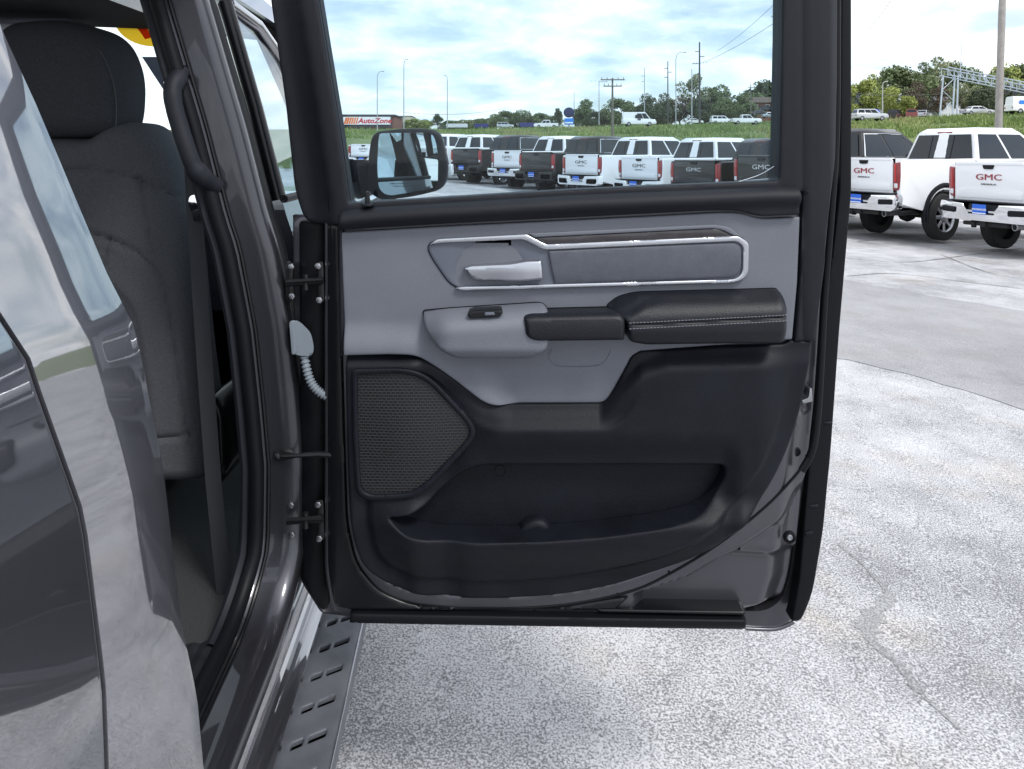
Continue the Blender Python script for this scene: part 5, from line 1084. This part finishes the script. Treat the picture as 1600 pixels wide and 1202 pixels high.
house(1172, 1245, 160, 150, 174, 215, 'brick', 'roofbrown', 'red brick house with low brown roof on the hill by the door frame', 4)
house(1318, 1356, 160, 144, 178, 150, 'bluegrey_siding', 'roofgrey', 'blue grey house with pointed gable beside the open door', 2, True)
house(1358, 1402, 165, 152, 180, 155, 'bluegrey_siding', 'roofgrey', 'lower blue grey house right of the gabled one', 3)
house(1408, 1436, 163, 155, 178, 165, 'siding', 'roofgrey', 'white house between the right-hand trees, left of the gantry', 2)
house(1468, 1512, 158, 148, 178, 160, 'siding', 'roofgrey', 'white house with grey roof behind the gantry legs', 3)
house(1506, 1546, 160, 153, 174, 190, 'siding', 'roofbrown', 'pale house beyond the pale sedan', 2)
b = at(1366, 183, 130); um = empty('blue_canopy', b, 0, 'round blue canopy in front of the grey houses', 'canopy'); part('pole', 'ump', lambda bm: tube(bm, [(0, 0, -1), (0, 0, 1.2)], .05, 6), M['pole_steel'], um)
part('canopy_cloth', 'umc', lambda bm: lathe(bm, [(.95, .7), (.85, 1.0), (.55, 1.3), (.0001, 1.45)], 14, Matrix.Rotation(R(-90), 4, 'Y')), mat('blue_canopy_cloth', (.03, .09, .5), .7), um)
# ---------------------------------------------------------------- trees
leafs = {n_: mat('leaf_'+n_, c_, .75, var=(.9, .3)) for n_, c_ in (('dark', (.075, .10, .055)), ('mid', (.135, .175, .078)), ('spring', (.29, .335, .09)), ('pale', (.23, .26, .14)), ('brown', (.11, .085, .06)))}
M['bark'] = mat('tree_bark', (.10, .085, .07), .9, var=(4, .25))
def crown_mesh(seed, n, kind):
    r_ = np.random.default_rng(seed); nb = {'round': 20, 'tall': 14, 'open': 22, 'cone': 12}[kind]; V_ = []; cl = []
    for i in range(nb):
        if kind == 'cone': z = r_.uniform(.12, .98); rad = .42*(1-z)+.03; a = r_.uniform(0, 6.28); c_ = (rad*.6*math.cos(a), rad*.6*math.sin(a), z); s = .10+.14*(1-z)
        else:
            d = r_.normal(size=3); d /= np.linalg.norm(d); rr = r_.uniform(.35, 1)**.5; sc_ = {'round': (.40, .40, .36), 'tall': (.26, .26, .38), 'open': (.42, .42, .36)}[kind]
            c_ = (d[0]*rr*sc_[0], d[1]*rr*sc_[1], {'round': .50, 'tall': .54, 'open': .58}[kind]+d[2]*rr*sc_[2]); s = r_.uniform(.12, .22)*(.75 if kind == 'open' else 1)
        cl.append((c_, s))
    per = n//nb
    for c_, s in cl:
        d = r_.normal(size=(per, 3)); d /= np.linalg.norm(d, axis=1)[:, None]; p = np.array(c_)+d*s*(r_.uniform(.25, 1.05, (per, 1))**.45)*np.array([1, 1, .8]); V_.append(p)
    p = np.vstack(V_); N = len(p); u = r_.normal(size=(N, 3)); u /= np.linalg.norm(u, axis=1)[:, None]; w_ = r_.normal(size=(N, 3)); w_ = np.cross(u, w_); w_ /= np.linalg.norm(w_, axis=1)[:, None]; sz_ = r_.uniform(.014, .030, (N, 1))*(1.0 if kind != 'open' else .85)
    q = np.stack([p-u*sz_, p+w_*sz_*.7, p+u*sz_, p-w_*sz_*.7], 1).reshape(-1, 3)
    me = bpy.data.meshes.new('crown'); me.from_pydata(q.tolist(), [], [(4*i, 4*i+1, 4*i+2, 4*i+3) for i in range(N)]); me.materials.append(leafs['mid']); me.update(); return me, cl
def trunk_mesh(cl, kind, seed):
    bm = bmesh.new(); rr = random.Random(seed); tube(bm, [(0, 0, -.06), (.01, 0, .2), (.0, .01, .42), (.01, 0, .62)], [.026, .02, .015, .008], 7)
    for c_, s in cl[::1 if kind == 'open' else 2]:
        z0 = rr.uniform(.16, .42); tube(bm, [(0, 0, z0), (c_[0]*.45, c_[1]*.45, z0+(c_[2]-z0)*.55), c_], [.011, .007, .003], 5)
    bmesh.ops.recalc_face_normals(bm, faces=bm.faces); me = bpy.data.meshes.new('trunk'); bm.to_mesh(me); bm.free(); me.materials.append(M['bark']); finish(me, 60); return me
TK = {}
for i, (kd, n_) in enumerate((('round', 6500), ('round', 6500), ('tall', 4600), ('open', 3600), ('open', 4000), ('cone', 2600))):
    me, cl = crown_mesh(40+i, n_, kd); TK[i] = (me, trunk_mesh(cl, kd, i))
def tree(x, yt, yb, Y, v_, leaf, label, wide=1.0):
    b = at(x, yb, Y); H = at(x, yt, Y).z-b.z; b.z -= .16*H; H *= 1.17; t = empty({0: 'broadleaf_tree', 1: 'broadleaf_tree', 2: 'broadleaf_tree', 3: 'sparse_tree', 4: 'sparse_tree', 5: 'conifer_tree'}[v_], b, random.uniform(0, 6.28), label, 'tree', 'trees beyond the road'); t.scale = (H*wide*1.12, H*wide*1.12, H*1.05)
    c_ = link('crown', TK[v_][0], None, t); c_.material_slots[0].link = 'OBJECT'; c_.material_slots[0].material = leafs[leaf]; link('trunk', TK[v_][1], None, t); return t
TL = [(655, 186, 202, 240, 1, 'mid', 1.8, 'low green scrub right of the cream building'), (700, 188, 203, 300, 0, 'mid', 2.2, 'low distant scrub between the small conifer and the pale trailer'), (727, 186, 203, 300, 1, 'pale', 2.0, 'distant pale scrub behind the pale trailer'), (756, 184, 203, 280, 0, 'mid', 1.8, 'distant green scrub over the left blue container'),
 (782, 176, 201, 260, 1, 'pale', 1.3, 'pale tree close left of the silver estate car roof'), (835, 176, 200, 250, 1, 'mid', 1.6, 'green tree left behind the white pickup on the road'), (862, 179, 200, 235, 0, 'mid', 1.5, 'low green tree between the white pickup and the dark conifer'), (924, 170, 199, 225, 1, 'mid', 1.2, 'green tree filling the gap right of the tall tree by the blue sign'), (952, 168, 198, 222, 1, 'pale', 1.2, 'pale green tree right behind the wide crossarm pole'),
 # x, top, base, depth, variant, leaf, width, label
 (642, 184, 202, 225, 0, 'spring', 1.5, 'yellow green low tree just right of the cream building'), (664, 187, 202, 225, 1, 'spring', 1.5, 'low yellow green shrub tree left of the small dark conifer'),
 (684, 180, 202, 215, 5, 'dark', 1.3, 'small dark conifer above the side mirror'), (712, 187, 203, 330, 1, 'pale', 2.2, 'distant pale tree line piece right of the small conifer'), (742, 184, 203, 330, 0, 'pale', 2.2, 'distant pale tree behind the left blue container'),
 (768, 183, 203, 320, 0, 'mid', 2.0, 'distant tree between the blue container and the silver estate car'), (797, 171, 201, 230, 0, 'mid', 1.2, 'mid green tree behind the silver estate car'), (822, 170, 201, 225, 1, 'mid', 1.2, 'mid green round tree right of the silver estate car'), (848, 175, 200, 240, 0, 'mid', 1.3, 'green tree behind the white pickup on the road'),
 (872, 172, 200, 225, 5, 'dark', .9, 'dark conifer close left of the blue roadside sign'), (911, 158, 199, 215, 2, 'mid', 1.0, 'tall green tree right of the blue roadside sign'), (937, 172, 199, 210, 0, 'dark', 1.1, 'dark bush tree left of the wide crossarm pole'),
 (974, 150, 198, 210, 0, 'mid', 1.0, 'round green tree above the white work van'), (991, 163, 198, 220, 1, 'mid', 1.0, 'smaller green tree between the van and the pale pole'), (1010, 168, 197, 220, 1, 'mid', 1.2, 'low green tree behind the pale utility pole'),
 (1024, 142, 197, 205, 1, 'dark', .75, 'dark dense tree left of the dark slim pole'), (1038, 152, 197, 215, 0, 'mid', .9, 'green tree behind the dark slim utility pole'), (1062, 150, 195, 215, 3, 'brown', 1.0, 'brownish bare tree behind the arm street lamp'),
 (1090, 118, 195, 215, 3, 'pale', .7, 'tall sparse pale tree behind the tallest dark pole'), (1110, 130, 195, 210, 1, 'mid', .85, 'tall bright green tree right of the tallest dark pole'), (1096, 150, 195, 205, 0, 'dark', .8, 'dark tree at the foot of the tallest dark pole'), (1133, 148, 195, 200, 0, 'mid', .9, 'green tree above the tall white estate car'), (1150, 140, 195, 212, 1, 'mid', .8, 'green tree in the middle of the dense wood'), (1164, 158, 195, 195, 0, 'mid', .9, 'round green bush tree left of the brick house'),
 (1170, 142, 190, 235, 0, 'mid', 1.0, 'green tree just behind the brick house roof, left one'), (1195, 124, 185, 245, 0, 'dark', 1.0, 'big dark tree rising behind the brick house'), (1216, 120, 185, 245, 1, 'mid', 1.0, 'big green tree behind the brick house at the door frame'),
 (1345, 120, 182, 150, 0, 'spring', .8, 'bright spring green tree right beside the open door'), (1362, 118, 182, 165, 3, 'spring', .8, 'sparse spring green tree over the grey houses'), (1418, 98, 182, 160, 0, 'mid', 1.0, 'largest green tree left of the gantry'), (1400, 132, 182, 140, 1, 'spring', .9, 'yellow green tree right of the pale street lamp'),
 (1447, 128, 183, 140, 4, 'brown', .95, 'brown sparse tree just left of the gantry legs'), (1463, 92, 182, 170, 3, 'pale', .75, 'thin pale tree rising behind the gantry end'), (1442, 100, 182, 180, 3, 'mid', .7, 'airy green tree right behind the largest one'), (1512, 96, 180, 165, 0, 'mid', .7, 'green tree behind the gantry beam'), (1508, 130, 181, 145, 4, 'pale', .9, 'pale open tree under the gantry beam'),
 (1537, 102, 180, 175, 1, 'mid', .8, 'green tree behind the gantry left of the light pole'), (1538, 136, 179, 140, 0, 'dark', 1.1, 'dark round tree left of the light pole'), (1565, 132, 178, 145, 1, 'dark', 1.1, 'dark round tree right behind the light pole'), (1580, 94, 178, 170, 0, 'mid', .8, 'green tree above the gantry right of the light pole'), (1602, 92, 178, 165, 1, 'spring', .9, 'bright green tree at the right picture edge'), (1600, 140, 178, 140, 0, 'mid', 1.0, 'low green tree above the right edge van')]
for x, yt, yb, Y, v_, lf, wd, lb in TL: tree(x, yt, yb, Y, v_, lf, lb, wd)
